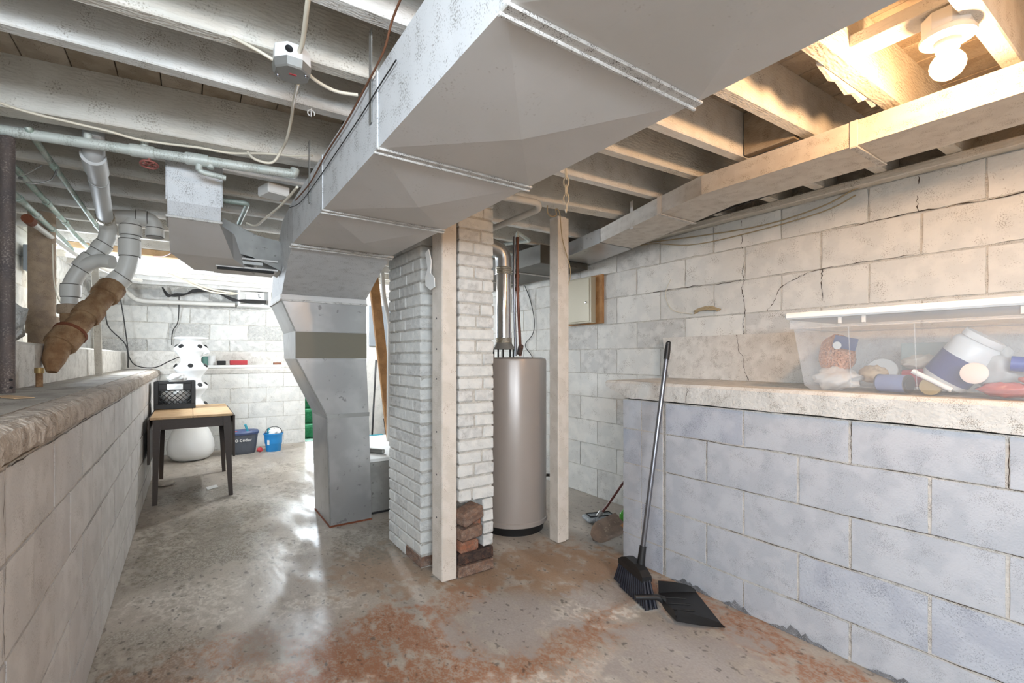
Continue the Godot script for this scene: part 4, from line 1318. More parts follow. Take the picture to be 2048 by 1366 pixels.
	for c in [[V(-0.445, 1.862, 3.78), Vector3(-0.5, -0.8, 0), 0.05], [V(-0.515, 1.76, 3.78), Vector3(-0.55, -0.83, 0), 0.09], [V(-0.583, 1.585, 3.78), Vector3.UP, 0.07]]:
		coupling(c[0], c[1], 0.0505, c[2], M.pvc, pv)
	var wye := MB.new()
	wye.tube(bends([V(-0.53, 1.735, 3.77), V(-0.45, 1.775, 3.73), V(-0.385, 1.765, 3.70)], 0.05, 5), 0.04, 16)
	part("wye_branch", wye, M.pvc, pv)
	var pm2 := MB.new()
	pm2.tube(bends([V(-0.30, 2.05, 3.76), V(-0.305, 2.0, 3.76), V(-0.31, 1.80, 3.76), V(-0.34, 1.70, 3.76), V(-0.40, 1.61, 3.76)], 0.06, 5), 0.05, 18)
	part("right_leg", pm2, M.pvc, pv)
	for c in [[V(-0.305, 1.98, 3.76), Vector3.UP, 0.06], [V(-0.31, 1.87, 3.76), Vector3.UP, 0.10], [V(-0.378, 1.645, 3.76), Vector3(-0.6, -0.8, 0), 0.11]]:
		coupling(c[0], c[1], 0.0585, c[2], M.pvc, pv)
	var pm3 := MB.new()
	pm3.tube(bends([V(-0.41, 2.045, 3.74), V(-0.30, 2.065, 3.76), V(-0.19, 2.07, 3.76), V(-0.185, 1.96, 3.76)], 0.05, 5), 0.043, 18)
	part("cross_arm", pm3, M.pvc, pv)
	coupling(V(-0.25, 2.068, 3.76), Vector3.RIGHT, 0.050, 0.05, M.pvc, pv)
	coupling(V(-0.185, 1.985, 3.76), Vector3.UP, 0.050, 0.05, M.pvc, pv)
	# brown cast iron
	var ir := thing("iron_wye", "rust brown cast iron drain slanting down to the ledge", "pipe", V(-0.68, 1.1, 3.78))
	var ia := V(-0.385, 1.635, 3.77)
	var ib := V(-0.575, 1.25, 3.42)
	var idir := (ib - ia).normalized()
	var im := MB.new()
	im.tube([ia, ib, V(-0.585, 1.17, 3.36), V(-0.588, 1.115, 3.34)], [0.057, 0.057, 0.046, 0.022], 20)
	part("slanting_pipe", im, M.iron, ir)
	for c in [[0.12, 0.073, 0.10], [0.50, 0.069, 0.085], [0.90, 0.073, 0.10]]:
		coupling(ia.lerp(ib, c[0]), idir, c[1], c[2], M.iron, ir, "hub")
	var rr := MB.new()
	rr.tube([ia.lerp(ib, 0.80), ia.lerp(ib, 0.83)], 0.0765, 20)
	part("rust_joint", rr, M.rust, ir)
	var i2 := MB.new()
	i2.tube(smooth([V(-0.585, 1.50, 3.78), V(-0.583, 1.42, 3.76), V(-0.565, 1.36, 3.68), V(-0.54, 1.34, 3.53)], 4), 0.046, 16)
	part("upright_arm", i2, M.iron, ir)
	coupling(V(-0.585, 1.475, 3.78), Vector3.UP, 0.061, 0.055, M.stack, ir, "hub")
	# tan soil stack
	var so := thing("soil_stack", "upright tan painted soil stack on the upper step at left", "pipe", V(-0.77, 1.262, 4.12))
	var sm := MB.new()
	sm.tube([V(-0.77, 1.262, 4.12), V(-0.77, 2.10, 4.12)], 0.064, 24)
	part("pipe", sm, M.stack, so)
	for c in [[1.425, 0.080, 0.05], [1.385, 0.074, 0.09]]:
		coupling(V(-0.77, c[0], 4.12), Vector3.UP, c[1], c[2], M.stack, so, "hub")
	# short capped stub on the ledge
	var sb := thing("capped_stub", "short brown capped pipe stub standing on the left ledge", "pipe", V(-0.575, 1.054, 3.03))
	var bm := MB.new()
	bm.tube([V(-0.575, 1.054, 3.03), V(-0.575, 1.125, 3.03)], 0.013, 12)
	part("pipe", bm, M.iron, sb)
	coupling(V(-0.575, 1.13, 3.03), Vector3.UP, 0.0175, 0.026, M.brass, sb, "cap")
	# grey upright board on the ledge
	var bd := MB.new()
	bd.box(V(-0.585, 1.565, 4.72), Vector3(0.045, 1.02, 0.03), 0.003, Basis(Vector3(0, 0, 1), 0.03))
	solo("wood_stud", bd, M.joist_b, "grey painted stud standing on the left ledge", "stud")
	var bd2 := MB.new()
	bd2.box(V(-0.80, 1.50, 5.1), Vector3(0.02, 0.47, 0.16), 0.003, Basis(Vector3(0, 0, 1), 0.08))
	solo("plywood_offcut", bd2, M.pale_wood, "tan plywood offcut leaning behind the brown pipe", "board")
	# stone lump on the step
	var lump := MB.new()
	var f := FastNoiseLite.new()
	f.seed = 9
	f.frequency = 7.0
	lump.grid(16, 10, func(a: float, b: float) -> Vector3:
		var th := a * TAU
		var ph := b * PI
		var dirv := Vector3(sin(ph) * cos(th), cos(ph), sin(ph) * sin(th))
		var rr2 := 1.0 + f.get_noise_3dv(dirv * 0.45) * 0.5
		return V(-0.80, 1.39, 3.30) + Vector3(dirv.x * 0.13, dirv.y * 0.13, dirv.z * 0.16) * rr2, Vector3.ZERO)
	solo("rubble_stone", lump, M.stone, "rough white painted rubble stone on the step behind the pole", "stone")
	# paper slip
	var sl := MB.new()
	sl.box(V(-0.50, 1.056, 2.28), Vector3(0.05, 0.002, 0.20), 0, Basis(Vector3.UP, 0.5))
	solo("wood_sliver", sl, M.pale_wood, "thin pale wood sliver lying on the ledge by the pole foot", "sliver")
	# grey junction box behind the stack
	var jb := MB.new()
	jb.span(V(-0.96, 1.80, 4.62), V(-0.86, 1.98, 4.80), 0.004)
	solo("meter_box", jb, M.grey_panel, "small grey metal box on the left wall behind the tan stack", "box")

func bulb_lamp(called: String, label: String, at: Vector3, color: Color, energy: float, glow: float) -> Node3D:
	# at: centre of the bulb
	var t := thing(called, label, "lamp", at)
	var box := MB.new()
	var oct := []
	var top := at.y + 0.135
	for k in 8:
		var a := TAU * (k + 0.5) / 8
		oct.append(Vector3(cos(a), 0, sin(a)) * 0.056)
	var rings := []
	for y in [top - 0.045, top]:
		var r := []
		for o in oct: r.append(Vector3(at.x, y, at.z) + o)
		rings.append(r)
	box.loft(rings)
	part("ceiling_box", box, M.white_matte, t)
	var base := MB.new()
	base.lathe([Vector2(0.0, 0.0), Vector2(0.03, 0.0), Vector2(0.06, 0.006), Vector2(0.062, 0.014), Vector2(0.056, 0.024), Vector2(0.0, 0.026)], Vector3(at.x, top - 0.07, at.z), 28)
	part("holder_plate", base, M.white_plastic, t)
	var neck := MB.new()
	neck.lathe([Vector2(0.021, -0.028), Vector2(0.026, -0.024), Vector2(0.030, 0.0), Vector2(0.028, 0.004)], Vector3(at.x, top - 0.07, at.z), 20)
	part("socket", neck, M.white_plastic, t)
	var b := MB.new()
	b.lathe([Vector2(0.0, -0.040), Vector2(0.016, -0.037), Vector2(0.030, -0.027), Vector2(0.038, -0.012), Vector2(0.040, 0.0), Vector2(0.037, 0.013), Vector2(0.029, 0.026), Vector2(0.019, 0.034), Vector2(0.015, 0.040), Vector2(0.014, 0.048)], at, 28)
	var bm := mat(Color(1, 0.97, 0.9), 0.3)
	bm.emission_enabled = true
	bm.emission = color
	bm.emission_energy_multiplier = glow
	part("light_bulb", b, bm, t)
	var chain := MB.new()
	chain.tube([Vector3(at.x + 0.03, top - 0.07, at.z + 0.01), Vector3(at.x + 0.034, top - 0.14, at.z + 0.012)], 0.0012, 5)
	part("pull_chain", chain, M.steel, t)
	var l := OmniLight3D.new()
	l.name = "bulb_light"
	l.light_color = color
	l.light_energy = energy
	l.light_size = 0.035
	l.omni_range = 16.0
	l.omni_attenuation = 2.0
	l.shadow_enabled = true
	t.add_child(l)
	return t

func make_lamps() -> void:
	var warm := Color(1.0, 0.785, 0.56)
	bulb_lamp("bulb_lamp", "lit bare bulb in a porcelain holder between the right joists", V(1.73, 2.0, 0.392), warm, 0.68, 3.5)
	bulb_lamp("bulb_lamp", "bare bulb lighting the back of the basement behind the duct drop", V(1.45, 1.955, 5.98), Color(0.96, 0.98, 1.0), 2.2, 4.0)
	# bridging boards that carry the front lamp
	var b := MB.new()
	b.box(V(1.725, 2.165, 0.49), Vector3(0.09, 0.04, 0.26), 0.003)
	solo("bridging_board", b, M.joist, "short board between joists holding the bulb box", "board")
	var b3 := MB.new()
	b3.box(V(1.45, 2.13, 5.98), Vector3(0.10, 0.07, 0.34), 0.003)
	solo("bridging_board", b3, M.joist, "short board between joists above the back bulb", "board")
	var b4 := MB.new()
	b4.box(V(2.08, 2.195, 1.05), Vector3(0.045, 0.19, 0.215), 0.003)
	solo("bridging_board", b4, M.deck_b, "upright block between the joists above the wall duct", "board")
	# splintered strip on the third joist
	var sp := MB.new()
	sp.prism(PackedVector2Array([Vector2(0, 0.06), Vector2(0.42, 0.06), Vector2(0.42, -0.004), Vector2(0.36, 0.008), Vector2(0.31, -0.018), Vector2(0.25, -0.008), Vector2(0.20, -0.026), Vector2(0.13, -0.004), Vector2(0.08, -0.016), Vector2(0.0, 0.01)]), V(1.62, 2.10, 0.666), Vector3(1, 0, 0.02), Vector3(0, 1, 0), Vector3(0, 0, -0.012))
	solo("splintered_strip", sp, M.joist, "splintered pale strip along the joist nearest the bulb", "board")

func crumple(c: Vector3, s: Vector3, sd: int, amp := 0.35, nx := 18, ny := 12) -> MB:
	var f := FastNoiseLite.new()
	f.seed = sd
	f.frequency = 1.6
	f.fractal_octaves = 3
	var mb := MB.new()
	mb.grid(nx, ny, func(a: float, b: float) -> Vector3:
		var th := a * TAU
		var ph := b * PI
		var v := Vector3(sin(ph) * cos(th), cos(ph), sin(ph) * sin(th))
		return c + v * s * (1.0 + amp * f.get_noise_3dv(v)), Vector3.ZERO)
	return mb

func make_ledge_bin() -> void:
	var t := thing("storage_bin", "long clear plastic storage bin with white lid on the right ledge", "storage bin", V(2.37, 1.05, 0.52))
	var y0 := 1.052
	var y1 := 1.352
	var b := Vector4(2.175, 2.575, 0.09, 0.955)   # x0 x1 d0 d1 at the bottom
	var u := Vector4(2.145, 2.605, 0.06, 0.985)
	var ring := func(r: Vector4, y: float) -> Array: return [V(r.x, y, r.z), V(r.y, y, r.z), V(r.y, y, r.w), V(r.x, y, r.w)]
	var lo: Array = ring.call(b, y0 + 0.02)
	var hi: Array = ring.call(u, y1 - 0.035)
	for k in 4:
		var k2 := (k + 1) % 4
		var w := MB.new()
		var out: Vector3 = (lo[k] + lo[k2]) / 2 - V(2.37, y0, 0.52)
		out.y = 0
		out = out.normalized()
		var th := out * 0.0025
		w.face([lo[k], lo[k2], hi[k2], hi[k]], out)
		part("side_wall", w, M.bin, t)
	var fl := MB.new()
	var b2 := Vector4(b.x + 0.02, b.y - 0.02, b.z + 0.02, b.w - 0.02)
	var f0: Array = ring.call(b2, y0)
	fl.loft([f0, lo], true, false)
	part("bottom", fl, M.bin, t)
	var rim := MB.new()
	var r1 := Vector4(u.x - 0.010, u.y + 0.010, u.z - 0.010, u.w + 0.010)
	var ra: Array = ring.call(r1, y1 - 0.04)
	var rb: Array = ring.call(r1, y1)
	rim.loft([hi, ra, rb], false, false)
	part("rim", rim, M.bin, t)
	for d in [0.80, 0.72, 0.30]:
		var rib := MB.new()
		rib.span(V(2.130, 1.325, d), V(2.140, 1.352, d + 0.012), 0.001)
		part("latch_rib", rib, M.film, t)
	for d in [0.78, 0.575]:
		var v := MB.new()
		v.loft([[V(2.1735, 1.075, d), V(2.1755, 1.075, d), V(2.1755, 1.075, d + 0.002), V(2.1735, 1.075, d + 0.002)], [V(2.146, 1.315, d), V(2.150, 1.315, d), V(2.150, 1.315, d + 0.003), V(2.146, 1.315, d + 0.003)]])
		part("wall_rib", v, M.bin, t)
	var lid := MB.new()
	lid.span(V(2.122, 1.353, 0.035), V(2.628, 1.381, 1.012), 0.007)
	part("lid", lid, M.white_plastic, t)
	# contents, from the left
	var put := func(called: String, mb: MB, m: Material, label: String, cat: String) -> Node3D: return solo(called, mb, m, label, cat, "groceries in the clear bin")
	put.call("plastic_bag", crumple(V(2.265, 1.10, 0.87), Vector3(0.065, 0.045, 0.085), 5, 0.5), M.film, "crumpled white plastic bag at the left end of the bin", "bag")
	var nuts := crumple(V(2.29, 1.20, 0.875), Vector3(0.065, 0.09, 0.066), 9, 0.12, 24, 16)
	var nb: Node3D = put.call("bag_of_nuts", nuts, mat(Color.WHITE, 0.35, 0, mottled(256, rgb(206, 142, 100), rgb(174, 112, 76), rgb(236, 196, 168), 0.60, 301, 0.1, 0.2), 6.0, bump(128, 0.1, 303, 8.0), 1.5), "plump clear bag of brown nuts leaning inside the bin", "bag")
	var lab := MB.new()
	lab.box(V(2.222, 1.25, 0.82), Vector3(0.004, 0.05, 0.085), 0.001, Basis(Vector3(1, 0, 0), 0.25))
	var labp := part("label", lab, M.blue_grey, nb)
	var dot := MB.new()
	dot.lathe([Vector2(0.016, 0), Vector2(0.016, 0.0015), Vector2(0, 0.002)], V(2.2195, 1.24, 0.848), 14, Basis(Vector3(0, 0, 1), Vector3(-1, 0, 0), Vector3(0, -1, 0)))
	part("round_mark", dot, M.white_matte, labp)
	var can := func(c: Vector3, axis: Vector3, r: float, l: float, mm: Material, cap: Material, label: String) -> void:
		var o := thing("food_can", label, "can", c - Vector3(0, r, 0), "groceries in the clear bin")
		var cy := MB.new()
		cy.tube([c - axis * l * 0.46, c + axis * l * 0.46], r, 24, false)
		part("wrapper", cy, mm, o)
		for s in [-1.0, 1.0]:
			var e := MB.new()
			var q: Vector3 = c + axis * l * 0.5 * s
			e.tube([c + axis * l * 0.455 * s, q], r * 1.03, 24)
			e.tube([q, q + axis * 0.0015 * s], r * 0.7, 24)
			part("rim", e, cap, o)
	can.call(V(2.245, 1.090, 0.665), Vector3(-0.25, 0, 0.97).normalized(), 0.034, 0.105, mat(rgb(120, 134, 172), 0.4), M.steel, "can with a blue and white wrapper lying on the bin floor")
	can.call(V(2.25, 1.083, 0.555), Vector3(-1, 0.05, 0.15).normalized(), 0.030, 0.06, mat(rgb(170, 150, 110), 0.4), M.brass, "small can lying with its gold end towards the front")
	can.call(V(2.36, 1.11, 0.62), Vector3(0.1, 0.1, 1).normalized(), 0.035, 0.10, M.red, M.steel, "red can lying behind the blue and white can")
	var disc := MB.new()
	disc.lathe([Vector2(0.0, 0), Vector2(0.055, 0.0), Vector2(0.057, 0.004), Vector2(0.055, 0.008), Vector2(0, 0.008)], V(2.36, 1.13, 0.74), 32, Basis(Vector3(0, 0, 1), Vector3(-0.94, 0.34, 0).normalized(), Vector3(-0.34, -0.94, 0).normalized()))
	put.call("round_lid", disc, M.film, "large round translucent lid standing in the bin", "lid")
	var disc2 := MB.new()
	disc2.lathe([Vector2(0.0, 0), Vector2(0.036, 0.0), Vector2(0.037, 0.006), Vector2(0.034, 0.009), Vector2(0, 0.009)], V(2.225, 1.135, 0.435), 28, Basis(Vector3(0, 0, 1), Vector3(-0.97, 0.2, 0.1).normalized(), Vector3(-0.2, -0.97, 0).normalized()))
	put.call("round_lid", disc2, mat(rgb(236, 216, 206), 0.5), "small cream jar lid facing the front of the bin", "lid")
	var jar := thing("protein_jar", "big tilted white jar with a dark blue label in the bin", "jar", V(2.33, 1.06, 0.50), "groceries in the clear bin")
	var jb := Basis(Vector3(1, 0, 0), 0.62)
	var jm := MB.new()
	jm.lathe([Vector2(0.0, 0), Vector2(0.066, 0.0), Vector2(0.072, 0.008), Vector2(0.072, 0.165), Vector2(0.063, 0.178), Vector2(0.056, 0.182)], V(2.34, 1.098, 0.545), 28, jb)
	part("body", jm, M.white_plastic, jar)
	var jl := MB.new()
	jl.lathe([Vector2(0.0732, 0.02), Vector2(0.0732, 0.11)], V(2.34, 1.098, 0.545), 28, jb)
	part("label", jl, mat(rgb(58, 66, 122), 0.5), jar)
	var jc := MB.new()
	jc.lathe([Vector2(0.060, 0.182), Vector2(0.062, 0.185), Vector2(0.062, 0.205), Vector2(0.0, 0.207)], V(2.34, 1.098, 0.545), 28, jb)
	part("cap", jc, M.white_plastic, jar)
	put.call("plastic_bag", crumple(V(2.36, 1.15, 0.40), Vector3(0.06, 0.075, 0.06), 15, 0.5), M.film, "crumpled clear bag between the tilted jar and the blue bottle", "bag")
	put.call("meat_pack", crumple(V(2.24, 1.082, 0.36), Vector3(0.045, 0.026, 0.07), 21, 0.25), mat(rgb(172, 84, 78), 0.2), "shiny pink shrink wrapped pack at the right of the bin", "pack")
	put.call("meat_pack", crumple(V(2.25, 1.118, 0.27), Vector3(0.045, 0.02, 0.06), 22, 0.25), mat(rgb(186, 104, 92), 0.2), "upper shiny pink shrink wrapped pack lying on another", "pack")
	var bt := MB.new()
	bt.tube([V(2.30, 1.17, 0.36), V(2.32, 1.155, 0.22)], 0.026, 18)
	put.call("blue_bottle", bt, mat(rgb(58, 84, 170), 0.35), "blue bottle lying high at the right of the bin", "bottle")
	put.call("paper_packet", crumple(V(2.34, 1.12, 0.76), Vector3(0.05, 0.035, 0.05), 31, 0.4), mat(rgb(206, 176, 140), 0.7), "tan paper packet slumped behind the nut bag", "packet")
	put.call("paper_packet", crumple(V(2.41, 1.17, 0.62), Vector3(0.05, 0.03, 0.07), 33, 0.4), mat(rgb(214, 202, 186), 0.7), "pale packet lying on top of the cans", "packet")
	var st := MB.new()
	st.tube([V(2.215, 1.14, 0.60), V(2.215, 1.075, 0.49)], 0.009, 10)
	put.call("plastic_spoon", st, M.white_plastic, "cream plastic stick lying in front of the tilted jar", "stick")
	var bx := MB.new()
	bx.span(V(2.44, 1.075, 0.50), V(2.55, 1.25, 0.70), 0.003)
	put.call("carton", bx, mat(rgb(158, 166, 160), 0.7), "grey green carton standing at the back of the bin", "carton")

func make_cleaning_tools() -> void:
	# broom against the ledge
	var top := V(2.095, 1.262, 1.59)
	var foot := V(1.862, 0.17, 1.575)
	var t := thing("broom", "black angle broom with grey metal handle leaning on the right ledge", "broom", V(1.83, 0, 1.59))
	var h := MB.new()
	h.tube([foot, foot.lerp(top, 0.94)], 0.0125, 16)
	part("handle", h, M.steel, t)
	var g := MB.new()
	g.tube([foot.lerp(top, 0.925), foot.lerp(top, 0.97), top], [0.0155, 0.0155, 0.013], 14)
	part("grip", g, M.black, t)
	var gh := MB.new()
	var dirh := (top - foot).normalized()
	var cir := []
	for k in 13:
		var a := TAU * k / 12
		cir.append(top + dirh * 0.004 + (dirh * sin(a) * 0.6 + Vector3(0, 0, 1) * cos(a)) * 0.012)
	gh.tube(cir, 0.004, 6, false)
	part("hanging_loop", gh, M.black, t)
	var fe := MB.new()
	fe.tube([foot - dirh * 0.045, foot + dirh * 0.01, foot + dirh * 0.075], [0.024, 0.019, 0.017], 14)
	part("ferrule", fe, M.black, t)
	var hd := MB.new()
	# head block: narrow at the top, wider below, along the bristle line
	var e0 := V(1.790, 0, 1.455)
	var e1 := V(1.880, 0, 1.735)
	var along := (e1 - e0).normalized()
	var across := Vector3(along.z, 0, -along.x)
	var mid := (e0 + e1) / 2
	var rings := []
	for r in [[0.105, 0.118, 0.026], [0.130, 0.115, 0.026], [0.150, 0.085, 0.024], [0.165, 0.045, 0.022]]:
		var c: Vector3 = mid + Vector3(0.015, r[0], 0) + along * 0.02
		rings.append([c - along * r[1] - across * r[2], c + along * r[1] - across * r[2], c + along * r[1] + across * r[2], c - along * r[1] + across * r[2]])
	hd.loft(rings)
	part("head_block", hd, M.black, t)
	for k in 15:
		var s := (k - 7) / 7.0
		var br := MB.new()
		for w in [-1, 0, 1]:
			var a0: Vector3 = mid + Vector3(0.015, 0.11, 0) + along * (0.02 + s * 0.112) + across * w * 0.015
			var a1: Vector3 = mid + Vector3(0, 0.004 + (0.012 if s > 0.6 else 0.0), 0) + along * s * 0.15 + across * w * 0.024
			br.tube([a0, a1], [0.0065, 0.0095], 6)
		part("bristle_tuft", br, M.bristle, t)
	# dustpan
	var A := V(1.93, 0.003, 1.17)
	var B := V(2.105, 0.003, 1.43)
	var lip := (B - A).normalized()
	var inn := Vector3(-lip.z, 0, lip.x)
	if inn.x > 0: inn = -inn
	var dp := thing("dustpan", "black plastic dustpan lying on the floor beside the broom", "dustpan", (A + B) / 2 + inn * 0.1)
	var pan := MB.new()
	var len := A.distance_to(B)
	pan.grid(10, 8, func(a: float, b: float) -> Vector3:
		var w := lerpf(1.0, 0.80, b * b)
		return (A + B) / 2 + lip * (a - 0.5) * len * w + inn * b * 0.20 + Vector3.UP * (0.004 + 0.012 * b), Vector3.UP)
	part("tray", pan, M.black, dp)
	for s in [-1.0, 1.0]:
		var sd := MB.new()
		sd.grid(8, 3, func(a: float, b: float) -> Vector3:
			var w := lerpf(1.0, 0.80, a * a)
			return (A + B) / 2 + lip * s * (0.5 * len * w + b * 0.008) + inn * a * 0.20 + Vector3.UP * (0.004 + 0.012 * a + b * (0.008 + 0.05 * sqrt(a))), lip * s)
		part("side_wall", sd, M.black, dp)
	var bw := MB.new()
	bw.grid(10, 4, func(a: float, b: float) -> Vector3:
		return (A + B) / 2 + lip * (a - 0.5) * len * 0.82 + inn * (0.20 + b * 0.012 + 0.02 * sin(a * PI)) + Vector3.UP * (0.016 + b * 0.05), inn)
	part("back_wall", bw, M.black, dp)
	for k in 4:
		var rb := MB.new()
		var q: Vector3 = (A + B) / 2 + lip * (k - 1.5) * 0.055
		rb.tube([q + inn * 0.08 + Vector3.UP * 0.010, q + inn * 0.19 + Vector3.UP * 0.017], 0.003, 5)
		part("rib", rb, M.black_dull, dp)
	var hh := MB.new()
	hh.tube([(A + B) / 2 + inn * 0.215 + Vector3.UP * 0.045, (A + B) / 2 + inn * 0.25 + Vector3.UP * 0.06, (A + B) / 2 + inn * 0.35 + Vector3.UP * 0.06], [0.026, 0.017, 0.015], 12, true, 0.7)
	part("handle", hh, M.black, dp)
	# round point shovel behind the ledge end
	var sh := thing("shovel", "brown round point shovel blade lying past the end of the right ledge", "shovel", V(2.2, 0, 2.17))
	var tip := V(2.115, 0.012, 2.175)
	var neck := V(2.36, 0.085, 2.12)
	var ax := (neck - tip).normalized()
	var wd := Vector3(0.25, 0.16, -0.9)
	wd = (wd - ax * wd.dot(ax)).normalized()
	var nn := ax.cross(wd)
	if nn.y < 0: nn = -nn
	var bl := MB.new()
	bl.grid(12, 14, func(a: float, b: float) -> Vector3:
		var hw := 0.115 * sqrt(clampf(1.0 - pow(1.0 - minf(b / 0.55, 1.0), 2.0), 0, 1)) * (1.0 - 0.08 * b)
		var s := (a - 0.5) * 2.0
		return tip + ax * (tip.distance_to(neck) * b) + wd * s * hw + nn * (s * s * 0.035 * minf(1, b * 3)) + Vector3.UP * 0.012, nn)
	part("blade", bl, mat(Color.WHITE, 0.45, 0.1, mottled(256, rgb(126, 108, 94), rgb(108, 92, 80), rgb(176, 164, 146), 0.74, 311, 0.02, 0.06), 3.0), sh)
	var shh := MB.new()
	shh.tube([neck - ax * 0.03, neck + V(0.12, 0.10, -0.04), V(2.80, 0.62, 2.02)], [0.02, 0.019, 0.017], 10)
	part("shaft", shh, M.bare_wood, sh)
	# flat mop
	var mp := thing("flat_mop", "flat mop with grey pad frame and dark red stick past the ledge end", "mop", V(2.48, 0, 2.5))
	var pad := MB.new()
	pad.box(V(2.47, 0.022, 2.47), Vector3(0.24, 0.03, 0.13), 0.012, Basis(Vector3.UP, -0.35))
	part("pad", pad, mat(rgb(176, 180, 182), 0.95, 0, null, 9.0, bump(128, 0.1, 331, 9.0), 2.0), mp)
	var frm := MB.new()
	var fp := []
	for q in [Vector2(-0.09, -0.04), Vector2(0.09, -0.04), Vector2(0.09, 0.04), Vector2(-0.09, 0.04), Vector2(-0.09, -0.04)]:
		fp.append(V(2.47, 0.045, 2.47) + Basis(Vector3.UP, -0.35) * Vector3(q.x, 0, q.y))
	frm.tube(fp, 0.005, 6)
	part("wire_frame", frm, M.black_dull, mp)
	var stick := MB.new()
	stick.tube([V(2.43, 0.05, 2.44), V(2.47, 0.12, 2.40), V(2.62, 0.62, 2.12)], [0.011, 0.009, 0.009], 10)
	part("stick", stick, mat(rgb(92, 48, 42), 0.45), mp)
	var joint := MB.new()
	joint.tube([V(2.425, 0.045, 2.445), V(2.445, 0.085, 2.425)], 0.017, 10)
	part("swivel", joint, M.galv_dull, mp)
	var gp := MB.new()
	gp.box(V(2.62, 0.04, 2.36), Vector3(0.13, 0.07, 0.06), 0.012, Basis(Vector3.UP, 0.5))
	solo("scrub_brush", gp, mat(rgb(84, 172, 62), 0.45), "bright green plastic scrubber beside the flat mop", "brush")

